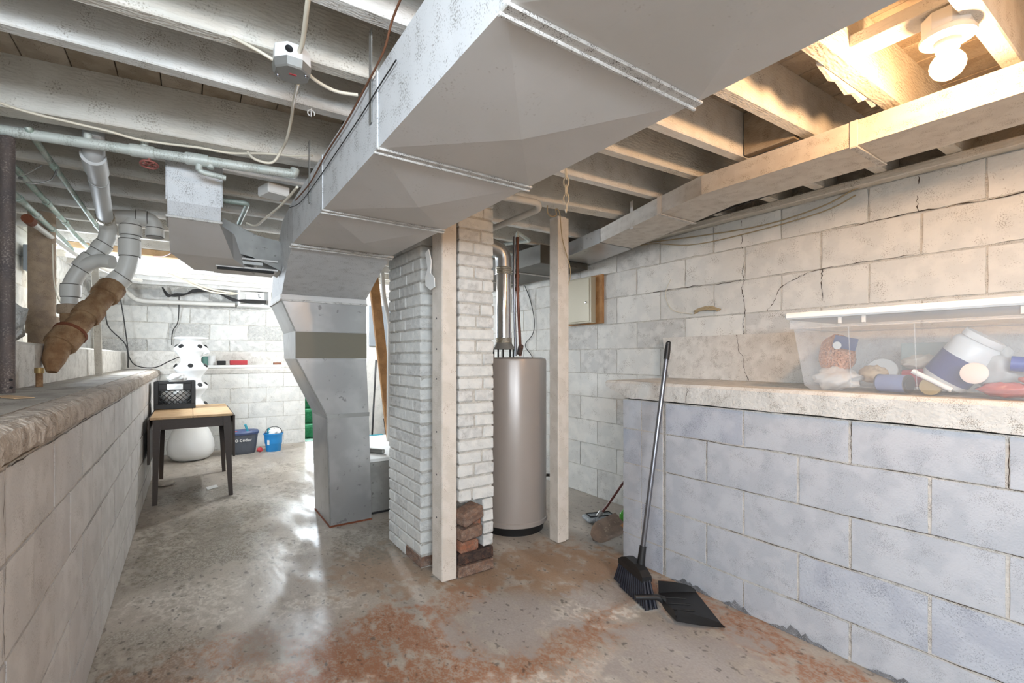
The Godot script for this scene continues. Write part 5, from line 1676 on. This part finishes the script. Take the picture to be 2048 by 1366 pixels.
func make_back_room() -> void:
	# drop leaf table
	var t := thing("drop_leaf_table", "small table with pale wood top, dark legs and folded leaves", "table", V(0.02, 0, 5.25))
	var tp := MB.new()
	tp.span(V(-0.265, 0.688, 4.72), V(0.02, 0.708, 5.78), 0.003)
	part("top_board", tp, M.pale_wood, t)
	var tp2 := MB.new()
	tp2.span(V(0.0225, 0.688, 4.72), V(0.305, 0.708, 5.78), 0.003)
	part("top_board", tp2, M.pale_wood, t)
	for a in [[-0.24, 0.28, 4.76, 4.78], [-0.24, 0.28, 5.72, 5.74]]:
		var ap := MB.new()
		ap.span(V(a[0], 0.60, a[2]), V(a[1], 0.687, a[3]), 0.002)
		part("apron", ap, M.dark_wood, t)
	for x in [-0.245, 0.265]:
		var ap := MB.new()
		ap.span(V(x, 0.60, 4.78), V(x + 0.02, 0.687, 5.72), 0.002)
		part("apron", ap, M.dark_wood, t)
	for l in [[-0.222, 4.775, -0.012, -0.03], [0.262, 4.775, 0.03, -0.03], [-0.222, 5.725, -0.012, 0.03], [0.262, 5.725, 0.03, 0.03]]:
		var lg := MB.new()
		var x: float = l[0]
		var d: float = l[1]
		lg.loft([[V(x - 0.026, 0.687, d - 0.026), V(x + 0.026, 0.687, d - 0.026), V(x + 0.026, 0.687, d + 0.026), V(x - 0.026, 0.687, d + 0.026)], [V(x - 0.016 + l[2], 0, d - 0.016 + l[3]), V(x + 0.016 + l[2], 0, d - 0.016 + l[3]), V(x + 0.016 + l[2], 0, d + 0.016 + l[3]), V(x - 0.016 + l[2], 0, d + 0.016 + l[3])]])
		part("leg", lg, M.dark_wood, t)
	for x in [-0.283, 0.308]:
		var lf := MB.new()
		lf.span(V(x, 0.33, 4.74), V(x + 0.016, 0.692, 5.76), 0.003)
		part("folded_leaf", lf, M.dark_wood, t)
	# milk crate on the table
	var c := thing("milk_crate", "black milk crate with diamond lattice sides on the table", "crate", V(-0.115, 0.709, 5.55))
	var x0 := -0.275
	var x1 := 0.045
	var d0 := 5.40
	var d1 := 5.70
	var yb := 0.71
	var yt := 0.965
	var frame := MB.new()
	for s in [[x0, x1, yb, yb + 0.045, d0, d0 + 0.012], [x0, x0 + 0.035, yb + 0.045, yt, d0, d0 + 0.012], [x1 - 0.035, x1, yb + 0.045, yt, d0, d0 + 0.012], [x0 + 0.035, x1 - 0.035, yt - 0.022, yt, d0, d0 + 0.012], [x0 + 0.035, -0.175, yt - 0.075, yt - 0.022, d0, d0 + 0.012], [-0.055, x1 - 0.035, yt - 0.075, yt - 0.022, d0, d0 + 0.012], [x0 + 0.035, x1 - 0.035, yt - 0.087, yt - 0.075, d0, d0 + 0.012]]:
		frame.span(V(s[0], s[2], s[4]), V(s[1], s[3], s[5]), 0.002)
	part("front_frame", frame, M.black, c)
	var lw := x1 - x0 - 0.07
	var lh := yt - 0.087 - yb - 0.045
	var strips := MB.new()
	for k in range(-4, 9):
		for s in [1.0, -1.0]:
			var pa := Vector2(k * lw / 6.0, 0.0 if s > 0 else lh)
			var pb := Vector2(k * lw / 6.0 + lh, lh if s > 0 else 0.0)
			var ta := clampf((0.0 - pa.x) / (pb.x - pa.x), 0, 1)
			var tb := clampf((lw - pa.x) / (pb.x - pa.x), 0, 1)
			if tb - ta > 0.02:
				var q0 := pa.lerp(pb, ta)
				var q1 := pa.lerp(pb, tb)
				strips.tube([V(x0 + 0.035 + q0.x, yb + 0.045 + q0.y, d0 + 0.006), V(x0 + 0.035 + q1.x, yb + 0.045 + q1.y, d0 + 0.006)], 0.003, 5)
	part("lattice", strips, M.black, c)
	for s in [[x0, x0 + 0.01, d0 + 0.012, d1], [x1 - 0.01, x1, d0 + 0.012, d1], [x0 + 0.01, x1 - 0.01, d1 - 0.01, d1]]:
		var sd := MB.new()
		sd.span(V(s[0], yb, s[2]), V(s[1], yt, s[3]), 0.002)
		part("side_panel", sd, M.black, c)
	var cb := MB.new()
	cb.span(V(x0 + 0.01, yb, d0 + 0.012), V(x1 - 0.01, yb + 0.006, d1 - 0.01))
	part("bottom", cb, M.black, c)
	solo("plastic_bag", crumple(V(-0.115, 0.84, 5.55), Vector3(0.115, 0.11, 0.105), 41, 0.22, 26, 16), M.white_plastic, "crumpled white bag filling the black milk crate", "bag")
	solo("plastic_bag", crumple(V(-0.10, 0.99, 5.55), Vector3(0.075, 0.045, 0.06), 43, 0.4, 20, 14), M.white_matte, "small crumpled white bag on top of the crate contents", "bag")
	# hydroponic tower
	var h := thing("tower_planter", "tall white plastic tower planter with round holes behind the table", "planter", V(0.01, 0, 6.66))
	var hx := 0.01
	var hd := 6.66
	var tank := MB.new()
	tank.lathe([Vector2(0, 0.0), Vector2(0.13, 0.0), Vector2(0.185, 0.02), Vector2(0.225, 0.075), Vector2(0.235, 0.14), Vector2(0.225, 0.22), Vector2(0.19, 0.32), Vector2(0.15, 0.40), Vector2(0.135, 0.455), Vector2(0.14, 0.49)], V(hx, 0, hd), 40)
	part("water_tank", tank, M.white_plastic, h)
	for k in 4:
		var y := 0.49 + k * 0.222
		var md := MB.new()
		md.lathe([Vector2(0.10, y), Vector2(0.102, y + 0.03), Vector2(0.155, y + 0.10), Vector2(0.168, y + 0.125), Vector2(0.162, y + 0.150), Vector2(0.125, y + 0.175), Vector2(0.102, y + 0.205), Vector2(0.10, y + 0.222)], V(hx, 0, hd), 36)
		part("planter_tier", md, M.white_plastic, h)
		for j in 5:
			var a := TAU * j / 5.0 + k * 0.63 + 0.35
			var dirc := Vector3(cos(a), 0.75, sin(a)).normalized()
			var side := dirc.cross(Vector3.UP).normalized()
			var cup := MB.new()
			cup.lathe([Vector2(0.026, 0.0), Vector2(0.027, 0.010), Vector2(0.021, 0.012), Vector2(0.0, 0.006)], V(hx, y + 0.160, hd) + Vector3(cos(a), 0, sin(a)) * 0.150, 14, Basis(side, dirc, side.cross(dirc)))
			part("net_cup", cup, M.black, h)
	var lidm := MB.new()
	lidm.lathe([Vector2(0.10, 1.378), Vector2(0.155, 1.40), Vector2(0.168, 1.408), Vector2(0.168, 1.418), Vector2(0.15, 1.428), Vector2(0.0, 1.434)], V(hx, 0, hd), 36)
	part("lid", lidm, M.white_plastic, h)
	var sp := MB.new()
	sp.tube([V(hx + 0.10, 1.23, hd - 0.05), V(hx + 0.17, 1.26, hd - 0.09)], 0.022, 12)
	part("spout", sp, M.white_plastic, h)
	# mop bucket
	var mb := thing("mop_bucket", "dark grey spin mop bucket with blue rim and lettering at the back wall", "bucket", V(0.52, 0, 6.72))
	var bk := MB.new()
	var oval := func(rx: float, rz: float, y: float) -> Array:
		var r := []
		for k in 20:
			var a := TAU * k / 20
			r.append(V(0.52 + cos(a) * rx, y, 6.72 + sin(a) * rz))
		return r
	bk.loft([oval.call(0.155, 0.10, 0.0), oval.call(0.165, 0.108, 0.03), oval.call(0.192, 0.125, 0.245)], true, false)
	var bodyp := part("body", bk, M.grey_bucket, mb)
	var rm := MB.new()
	rm.loft([oval.call(0.198, 0.131, 0.24), oval.call(0.204, 0.137, 0.262), oval.call(0.190, 0.122, 0.285), oval.call(0.12, 0.08, 0.278), oval.call(0.08, 0.05, 0.24)], false, true)
	part("wringer_rim", rm, M.blue_grey, mb)
	var tx := TextMesh.new()
	var font := SystemFont.new()
	font.font_names = PackedStringArray(["Droid Sans"])
	font.font_weight = 700
	tx.font = font
	tx.text = "O-Cedar"
	tx.font_size = 32
	tx.pixel_size = 0.00145
	tx.depth = 0.002
	var tn := MeshInstance3D.new()
	tn.name = "lettering"
	tn.mesh = tx
	tn.material_override = M.white_matte
	bodyp.add_child(tn, true)
	tn.position = V(0.52, 0, 6.72) + Vector3(0.02, 0.175, 0.123)
	tn.rotation = Vector3(0.08, 0, 0)
	var st := MB.new()
	st.tube([V(0.60, 0.25, 6.70), V(0.565, 0.36, 6.68)], 0.014, 10)
	part("mop_grip", st, M.teal, mb)
	var rd := MB.new()
	rd.box(V(0.42, 0.282, 6.62), Vector3(0.12, 0.014, 0.03), 0.004, Basis(Vector3.UP, 0.3))
	part("carry_handle", rd, M.red, mb)
	# blue bucket
	var bb := thing("blue_bucket", "bright blue round bucket holding rags at the back wall", "bucket", V(0.88, 0, 6.68))
	var b1 := MB.new()
	b1.lathe([Vector2(0, 0.004), Vector2(0.082, 0.0), Vector2(0.086, 0.01), Vector2(0.108, 0.21), Vector2(0.116, 0.212), Vector2(0.116, 0.228), Vector2(0.106, 0.228), Vector2(0.100, 0.10)], V(0.88, 0, 6.68), 32)
	part("pail", b1, M.blue, bb)
	var bh := MB.new()
	var arc := []
	for k in 9:
		var a := PI * k / 8
		arc.append(V(0.88 + cos(a) * 0.10, 0.225 + sin(a) * 0.085, 6.66))
	bh.tube(arc, 0.004, 6)
	part("bail_handle", bh, M.black, bb)
	var lb := MB.new()
	lb.box(V(0.812, 0.12, 6.605), Vector3(0.03, 0.06, 0.002), 0, Basis(Vector3.UP, -0.72))
	part("sticker", lb, M.white_matte, bb)
	solo("rag_bundle", crumple(V(0.89, 0.235, 6.68), Vector3(0.075, 0.05, 0.07), 51, 0.45), M.white_matte, "bundle of white rags in the blue bucket", "rags")
	solo("spray_bottle", crumple(V(0.825, 0.25, 6.68), Vector3(0.02, 0.05, 0.02), 53, 0.1, 12, 8), M.teal, "pale blue bottle poking out of the blue bucket", "bottle")
	solo("red_clip", crumple(V(0.72, 0.04, 6.62), Vector3(0.035, 0.03, 0.02), 55, 0.5, 10, 8), M.red, "small red plastic clip on the floor between the buckets", "clip")
	# things on the back ledge
	var items := [["white trim board lying along the back ledge", "trim_board", V(0.55, 1.072, 7.15), Vector3(1.05, 0.036, 0.06), M.white_plastic, "board"], ["red cardboard box on the back ledge", "red_box", V(0.53, 1.122, 7.17), Vector3(0.20, 0.06, 0.06), M.red, "box"], ["small black and white box on the back ledge", "small_box", V(0.335, 1.12, 7.17), Vector3(0.10, 0.055, 0.05), M.black_dull, "box"], ["rust brown block at the right end of the back ledge", "brown_block", V(0.99, 1.107, 7.15), Vector3(0.10, 0.03, 0.05), M.brick_red, "block"]]
	for it in items:
		var m := MB.new()
		m.box(it[2], it[3], 0.004)
		solo(it[1], m, it[4], it[0], it[5])
	for it in [["dark glass jar on the back ledge beside the tower planter", "jar", 0.095, 0.034, 0.155, M.black, "jar"], ["green paint can on the back ledge", "paint_can", 0.160, 0.034, 0.155, mat(rgb(92, 128, 118), 0.5), "can"], ["white paint can on the back ledge", "paint_can", 0.232, 0.042, 0.165, M.white_plastic, "can"]]:
		var m := MB.new()
		m.lathe([Vector2(0, 0), Vector2(it[3], 0.0), Vector2(it[3], it[4] - 0.008), Vector2(it[3] + 0.002, it[4] - 0.004), Vector2(it[3] - 0.004, it[4]), Vector2(0, it[4] - 0.003)], V(it[2], 1.051, 7.23), 20)
		solo(it[1], m, it[5], it[0], it[6])
	# floor scraps
	solo("cloth_rag", crumple(V(-0.19, 0.022, 5.42), Vector3(0.075, 0.022, 0.06), 61, 0.4), mat(rgb(186, 178, 166), 0.9), "crumpled grey rag on the floor under the table", "rag")
	var tg := MB.new()
	tg.box(V(0.165, 0.012, 5.06), Vector3(0.085, 0.004, 0.05), 0.001, Basis.from_euler(Vector3(0.25, 0.3, 0.1)))
	solo("paper_tag", tg, M.white_matte, "bent white paper tag lying on the floor before the table", "tag")
	# stairs
	var s := thing("carpeted_stairs", "stairs covered in dark green carpet beyond the back ledge", "stairs", V(1.58, 0, 7.8))
	for k in 6:
		var m := MB.new()
		m.span(V(1.345, 0.0 if k == 0 else k * 0.2 - 0.02, 7.32 + k * 0.26), V(1.795, (k + 1) * 0.2, 7.60 + k * 0.26), 0.03)
		part("tread", m, M.green_carpet, s)
	var mat0 := MB.new()
	mat0.span(V(1.345, 0.0, 7.12), V(1.79, 0.012, 7.31), 0.004)
	solo("floor_mat", mat0, mat(rgb(150, 196, 178), 0.95), "pale green mat at the foot of the stairs", "mat")
	# low furnace box
	var fb := thing("furnace_box", "low dull metal furnace box with a white top behind the chimney", "furnace", V(1.4, 0, 4.1))
	var f1 := MB.new()
	f1.span(V(1.115, 0.02, 3.52), V(1.70, 0.40, 4.55), 0.004)
	part("casing", f1, M.galv_dull, fb)
	var f2 := MB.new()
	f2.span(V(1.11, 0.40, 3.51), V(1.705, 0.425, 4.555), 0.003)
	part("top", f2, M.white_matte, fb)
	var f3 := MB.new()
	f3.span(V(1.13, 0.0, 3.54), V(1.69, 0.02, 4.53))
	part("plinth", f3, M.black_dull, fb)
	var tool := MB.new()
	tool.box(V(1.21, 0.445, 3.75), Vector3(0.03, 0.035, 0.24), 0.006, Basis(Vector3.UP, 0.5))
	solo("scraper", tool, M.galv_dull, "grey scraper lying on the white furnace top", "tool")
	# leaning brace
	var br := MB.new()
	br.box(V(1.445, 1.19, 4.2), Vector3(0.085, 1.50, 0.038), 0.003, Basis(Vector3(0, 0, 1), 0.115))
	solo("leaning_stud", br, M.bare_wood, "bare wooden stud leaning between the duct drop and the chimney", "stud")
	var pvc := MB.new()
	pvc.tube(bends([V(1.375, 1.93, 4.0), V(1.39, 1.72, 4.0), V(1.445, 1.5, 4.02), V(1.45, 0.45, 4.05)], 0.05, 5), 0.018, 12)
	solo("condensate_pipe", pvc, M.pvc, "white plastic pipe dropping beside the leaning stud", "pipe")
	# broom with teal head at the far wall
	var tb := thing("push_broom", "broom with teal head and black stick against the far white wall", "broom", V(2.15, 0, 6.6))
	var th := MB.new()
	th.span(V(2.02, 0.01, 6.55), V(2.28, 0.10, 6.62), 0.012)
	part("head", th, M.teal, tb)
	var ts := MB.new()
	ts.tube([V(2.12, 0.08, 6.59), V(2.28, 1.15, 6.9)], 0.013, 10)
	part("stick", ts, M.black, tb)
	var gpn := MB.new()
	gpn.span(V(2.20, 1.36, 6.965), V(2.62, 1.965, 6.995), 0.004)
	solo("notice_panel", gpn, M.grey_panel, "plain grey panel hung on the far white wall", "panel")
	var bin := MB.new()
	bin.loft([[V(2.36, 0.0, 6.45), V(2.60, 0.0, 6.45), V(2.60, 0.0, 6.7), V(2.36, 0.0, 6.7)], [V(2.33, 0.30, 6.42), V(2.63, 0.30, 6.42), V(2.63, 0.30, 6.73), V(2.33, 0.30, 6.73)]])
	solo("black_tub", bin, M.black_dull, "black tub on the floor by the far white wall", "tub")
	# white framed hatch in the back wall, under the joists
	var wf := MB.new()
	for q in [[0.53, 0.93, 1.885, 1.915], [0.53, 0.56, 1.915, 2.10], [0.90, 0.93, 1.915, 2.10]]:
		wf.span(V(q[0], q[2], 7.30), V(q[1], q[3], 7.55), 0.003)
	var hatch := struct("window_4", wf, M.white_plastic, "small white framed window high in the back wall")
	var sash := MB.new()
	sash.span(V(0.56, 1.92, 7.40), V(0.90, 2.095, 7.42), 0.003)
	part("sash", sash, M.white_matte, hatch)
	var ins := MB.new()
	ins.box(V(0.74, 2.0, 7.396), Vector3(0.22, 0.11, 0.01), 0.004)
	part("raised_panel", ins, M.white_plastic, hatch)
	var latch := MB.new()
	latch.tube([V(0.79, 2.07, 7.385), V(0.79, 2.03, 7.385), V(0.815, 2.025, 7.385)], 0.005, 6)
	part("latch", latch, M.steel, hatch)
	# tan beam and white drain across the back
	var tbm := MB.new()
	tbm.span(V(-0.95, 2.045, 4.97), V(0.42, 2.098, 5.03), 0.004)
	solo("wood_batten", tbm, M.pale_wood, "tan wood batten under the joists at the back left", "batten")
	var wpn := MB.new()
	wpn.tube(bends([V(-0.70, 2.06, 6.9), V(-0.56, 1.90, 7.30), V(-0.46, 1.885, 7.34), V(0.50, 1.90, 7.34)], 0.04, 4), 0.028, 14)
	solo("drain_pipe", wpn, M.pvc, "white drain pipe running across the back wall", "pipe")

func wire(called: String, pts: Array, r: float, m: Material, label: String, cat := "cable") -> Node3D:
	var mb := MB.new()
	mb.tube(smooth(pts, 5), r, 7)
	return solo(called, mb, m, label, cat)

func make_wires() -> void:
	# octagon junction box
	var t := thing("junction_box", "octagonal white junction box with grey cover under a joist", "junction box", V(0.25, 2.03, 1.525))
	var oct := func(y: float, r: float) -> Array:
		var a := []
		for k in 8:
			var g := TAU * (k + 0.5) / 8
			a.append(V(0.25 + cos(g) * r, y, 1.525 + sin(g) * r))
		return a
	var b := MB.new()
	b.loft([oct.call(2.098, 0.052), oct.call(2.058, 0.053)])
	part("box", b, M.white_plastic, t)
	var cv := MB.new()
	cv.loft([oct.call(2.057, 0.055), oct.call(2.034, 0.052), oct.call(2.030, 0.048)])
	var cover := part("cover", cv, M.galv_dull, t)
	for s in [-1.0, 1.0]:
		var sc := MB.new()
		sc.lathe([Vector2(0.005, 0), Vector2(0.004, -0.003), Vector2(0, -0.004)], V(0.25 + s * 0.035, 2.030, 1.525 - s * 0.02), 8)
		part("screw", sc, M.steel, cover)
	var ko := MB.new()
	ko.lathe([Vector2(0.011, 0), Vector2(0.010, 0.002), Vector2(0, 0.001)], V(0.235, 2.078, 1.4765), 12, Basis(Vector3(1, 0, 0), Vector3(0, 0, 1), Vector3(0, -1, 0)))
	part("knockout", ko, M.black, t)
	var rmk := MB.new()
	rmk.box(V(0.252, 2.0295, 1.52), Vector3(0.02, 0.001, 0.007), 0)
	part("red_mark", rmk, M.red, cover)
	wire("cable", [V(0.241, 2.11, 1.20), V(0.248, 2.095, 1.29), V(0.258, 2.088, 1.38), V(0.263, 2.082, 1.44), V(0.262, 2.078, 1.48)], 0.0065, M.cable, "thick cream cable entering the junction box from the near joist")
	wire("cable", [V(0.29, 2.075, 1.55), V(0.33, 2.08, 1.60), V(0.40, 2.078, 1.625), V(0.47, 2.08, 1.61)], 0.0055, M.cable, "cream cable running from the junction box to the trunk duct")
	wire("cable", [V(0.10, 2.094, 1.54), V(0.16, 2.092, 1.56), V(0.21, 2.08, 1.565)], 0.005, M.cable, "short cream cable left of the junction box")
	wire("cable", [V(0.275, 2.035, 1.57), V(0.30, 2.085, 1.80), V(0.315, 2.09, 1.93), V(0.318, 2.06, 2.05), V(0.315, 2.055, 2.15), V(0.285, 2.01, 2.20), V(0.225, 2.015, 2.22), V(0.20, 2.05, 2.25)], 0.0055, M.cable, "cream cable hanging in a loop below the junction box")
	wire("cable", [V(-0.62, 2.088, 2.33), V(-0.513, 2.085, 2.403), V(-0.377, 2.086, 2.428), V(-0.269, 2.085, 2.435), V(-0.187, 2.082, 2.45), V(-0.088, 2.084, 2.44), V(0.035, 2.086, 2.41), V(0.145, 2.083, 2.39), V(0.27, 2.087, 2.32), V(0.385, 2.086, 2.27), V(0.447, 2.086, 2.22)], 0.005, M.cable, "long cream cable stapled along the double joist at left")
	wire("wire", [V(0.41, 2.05, 1.0), V(0.415, 2.03, 1.13), V(0.419, 1.994, 1.205), V(0.419, 1.976, 1.33), V(0.419, 1.955, 1.565), V(0.42, 1.952, 1.84), V(0.42, 1.93, 2.12), V(0.41, 1.93, 2.4)], 0.003, M.cable_brown, "brown wire strung along the side of the trunk duct", "wire")
	wire("wire", [V(0.423, 1.93, 1.127), V(0.423, 1.925, 1.26), V(0.423, 1.915, 1.42), V(0.423, 1.91, 1.65), V(0.423, 1.905, 1.95), V(0.423, 1.91, 2.35), V(0.40, 1.92, 2.5)], 0.0018, M.cable_black, "thin black wire strung along the side of the trunk duct", "wire")
	wire("cable", [V(0.40, 1.96, 2.30), V(0.37, 1.94, 2.55), V(0.33, 1.93, 2.8), V(0.30, 1.92, 2.95), V(0.26, 1.94, 3.0)], 0.006, M.cable, "cream cable end hanging left of the trunk duct elbow")
	# screw hook
	var hk := MB.new()
	var arc := []
	for k in 11:
		var a := -0.5 + TAU * 0.75 * k / 10
		arc.append(V(0.365, 2.082, 1.83) + Vector3(cos(a) * 0.012, sin(a) * 0.012, 0))
	hk.tube(arc, 0.0022, 6)
	hk.tube([V(0.365, 2.07, 1.83), V(0.365, 2.10, 1.83)], 0.002, 6)
	solo("screw_hook", hk, M.white_plastic, "small white screw hook under the joist beside the trunk duct", "hook")
	# chain
	var ch := thing("hanging_chain", "short cream chain with hook hanging below the right joists", "chain", V(1.494, 1.87, 1.72))
	for k in 5:
		var link := MB.new()
		var c := V(1.494, 2.075 - k * 0.040, 1.72)
		var pts := []
		var n := 13 if k < 4 else 9
		for j in n:
			var a := TAU * j / 12.0 + (0.0 if k < 4 else -2.6)
			var o := Vector3(cos(a) * 0.013, sin(a) * 0.026, 0)
			pts.append(c + Basis(Vector3.UP, 0.6 if k % 2 == 0 else 2.2) * o)
		link.tube(pts, 0.0036, 7, k == 4)
		part("link" if k < 4 else "hook", link, M.cable, ch)
	# wires along the right wall
	wire("cable", [V(2.82, 2.10, 0.3), V(2.828, 2.085, 0.635), V(2.835, 2.07, 0.96), V(2.836, 2.01, 1.167), V(2.836, 1.985, 1.557), V(2.836, 2.05, 2.318)], 0.004, M.rope, "tan cable sagging along the top of the right wall")
	wire("cable", [V(2.84, 2.03, 1.0), V(2.836, 1.98, 1.167), V(2.836, 1.955, 1.62), V(2.836, 1.965, 1.98), V(2.836, 2.04, 2.32), V(2.836, 2.05, 2.7)], 0.0035, M.rope, "lower tan cable sagging along the top of the right wall")
	wire("cable", [V(2.40, 2.03, 0.0), V(2.45, 2.035, 0.8), V(2.52, 2.04, 1.4), V(2.74, 2.05, 2.3)], 0.004, M.cable_black, "black cable running beside the right wall duct")
	wire("wire", [V(1.766, 2.10, 2.20), V(1.755, 2.08, 2.19), V(1.76, 2.05, 2.19), V(1.786, 2.035, 2.19), V(1.825, 2.05, 2.19), V(1.82, 2.085, 2.19), V(1.86, 2.07, 2.2), V(1.95, 1.94, 2.28), V(2.035, 1.76, 2.30), V(2.042, 1.66, 2.33)], 0.003, M.rope, "thin tan wire looped under the joist beside the right post", "wire")
	wire("wire", [V(2.845, 1.93, 3.92), V(2.843, 1.772, 3.823), V(2.843, 1.565, 3.756), V(2.843, 1.426, 3.781), V(2.843, 1.318, 3.909), V(2.843, 1.215, 3.806), V(2.843, 1.10, 3.70)], 0.004, M.cable_black, "thin black wire wandering down the right wall behind the heater", "wire")
	var rp := MB.new()
	for k in 12:
		var a0 := rng.randf_range(-0.012, 0.012)
		var a1 := rng.randf_range(-0.014, 0.016)
		var a2 := rng.randf_range(-0.014, 0.012)
		rp.tube(smooth([V(2.845, 1.500 + a0, 1.76 + a1), V(2.832 + a2 * 0.4, 1.512 + a1, 1.81), V(2.828, 1.520 + a2, 1.85), V(2.832, 1.512 + a0, 1.90), V(2.846, 1.502 + a2, 1.94 + a0)], 4), 0.0035, 6)
	solo("rope_knot", rp, M.rope, "frayed knot of tan rope on the right wall above the ledge", "rope")
	wire("rope", [V(2.845, 1.75, 2.14), V(2.845, 1.643, 2.183), V(2.842, 1.529, 2.119), V(2.84, 1.49, 1.96)], 0.0025, M.cable, "thin pale string trailing from the rope knot up the right wall", "string")
	# black cables at the back
	var bun := thing("cable_bundle", "bundle of black cables sagging across the back wall", "cables", V(0.25, 1.95, 7.4))
	for k in 3:
		var o := k * 0.014
		var m := MB.new()
		m.tube(smooth([V(-0.287, 2.075, 7.40 - o), V(-0.236, 1.997 - o, 7.42), V(-0.158, 1.977 + o, 7.42), V(-0.043, 2.012, 7.42 - o), V(0.054, 2.05 + o, 7.40), V(0.219, 2.06 + o * 0.5, 7.38), V(0.331, 2.03, 7.34 - o), V(0.475, 1.98 - o, 7.30), V(0.611, 1.938 + o, 7.285 - o), V(0.868, 1.94 + o, 7.285 - o)], 5), 0.010, 7)
		part("cable", m, M.cable_black, bun)
	wire("wire", [V(-0.117, 1.98, 7.42), V(-0.127, 1.671, 7.50), V(-0.184, 1.528, 7.50), V(-0.195, 1.35, 7.50)], 0.006, M.cable_black, "black wire dropping from the cable bundle down the back wall", "wire")
	wire("wire", [V(-0.79, 1.90, 7.1), V(-0.785, 1.57, 7.1), V(-0.62, 1.336, 7.1), V(-0.60, 1.07, 7.1)], 0.006, M.cable_black, "left black wire hanging in the back left corner", "wire")
	wire("wire", [V(-0.705, 2.045, 7.2), V(-0.66, 1.753, 7.2), V(-0.62, 1.397, 7.2), V(-0.595, 1.190, 7.18), V(-0.52, 1.088, 7.18), V(-0.353, 1.068, 7.16), V(-0.204, 1.147, 7.0), V(-0.10, 1.2, 6.85)], 0.006, M.cable_black, "black wire looping from the back left corner to the planter", "wire")
	var bun2 := thing("cable_pair", "pair of cream cables drooping below the back joists", "cables", V(0.2, 2.0, 6.6))
	for k in 2:
		var m := MB.new()
		m.tube(smooth([V(-0.20, 2.085, 6.2), V(0.0, 2.04 - k * 0.02, 6.4), V(0.2, 2.0 - k * 0.03, 6.6), V(0.42, 2.01 - k * 0.02, 6.9), V(0.53, 2.04, 7.2)], 5), 0.010, 7)
		part("cable", m, M.cable, bun2)
	wire("wire", [V(-0.05, 2.105, 4.18), V(-0.06, 2.03, 4.22), V(-0.09, 2.0, 4.35), V(-0.16, 1.99, 4.6), V(-0.25, 2.04, 4.96)], 0.005, M.cable_brown, "brown wire hooked under the joist behind the drain fittings", "wire")
	wire("wire", [V(-0.90, 2.0, 3.5), V(-0.93, 1.75, 3.55), V(-0.95, 1.6, 3.5), V(-0.93, 1.4, 3.6), V(-0.88, 1.27, 3.62)], 0.005, M.cable_black, "black wire hanging on the left wall behind the pole", "wire")
	wire("wire", [V(-0.71, 1.9, 4.05), V(-0.70, 1.65, 4.04), V(-0.66, 1.52, 4.02), V(-0.58, 1.49, 4.0)], 0.003, M.cable, "thin pale wire draped over the tan stack", "wire")
	# old dead junction box by the elbow
	var jb := MB.new()
	jb.box(V(0.355, 2.04, 2.68), Vector3(0.11, 0.05, 0.12), 0.006, Basis(Vector3.UP, 0.3))
	solo("outlet_box", jb, M.white_matte, "old white outlet box beside the trunk duct elbow", "box")
	var gp := MB.new()
	gp.tube(bends([V(0.125, 2.03, 2.95), V(0.26, 2.03, 2.93), V(0.25, 2.02, 3.35)], 0.025, 4), 0.013, 10)
	solo("copper_pipe", gp, M.verdigris, "short green pipe bending between the branch duct and elbow", "pipe")
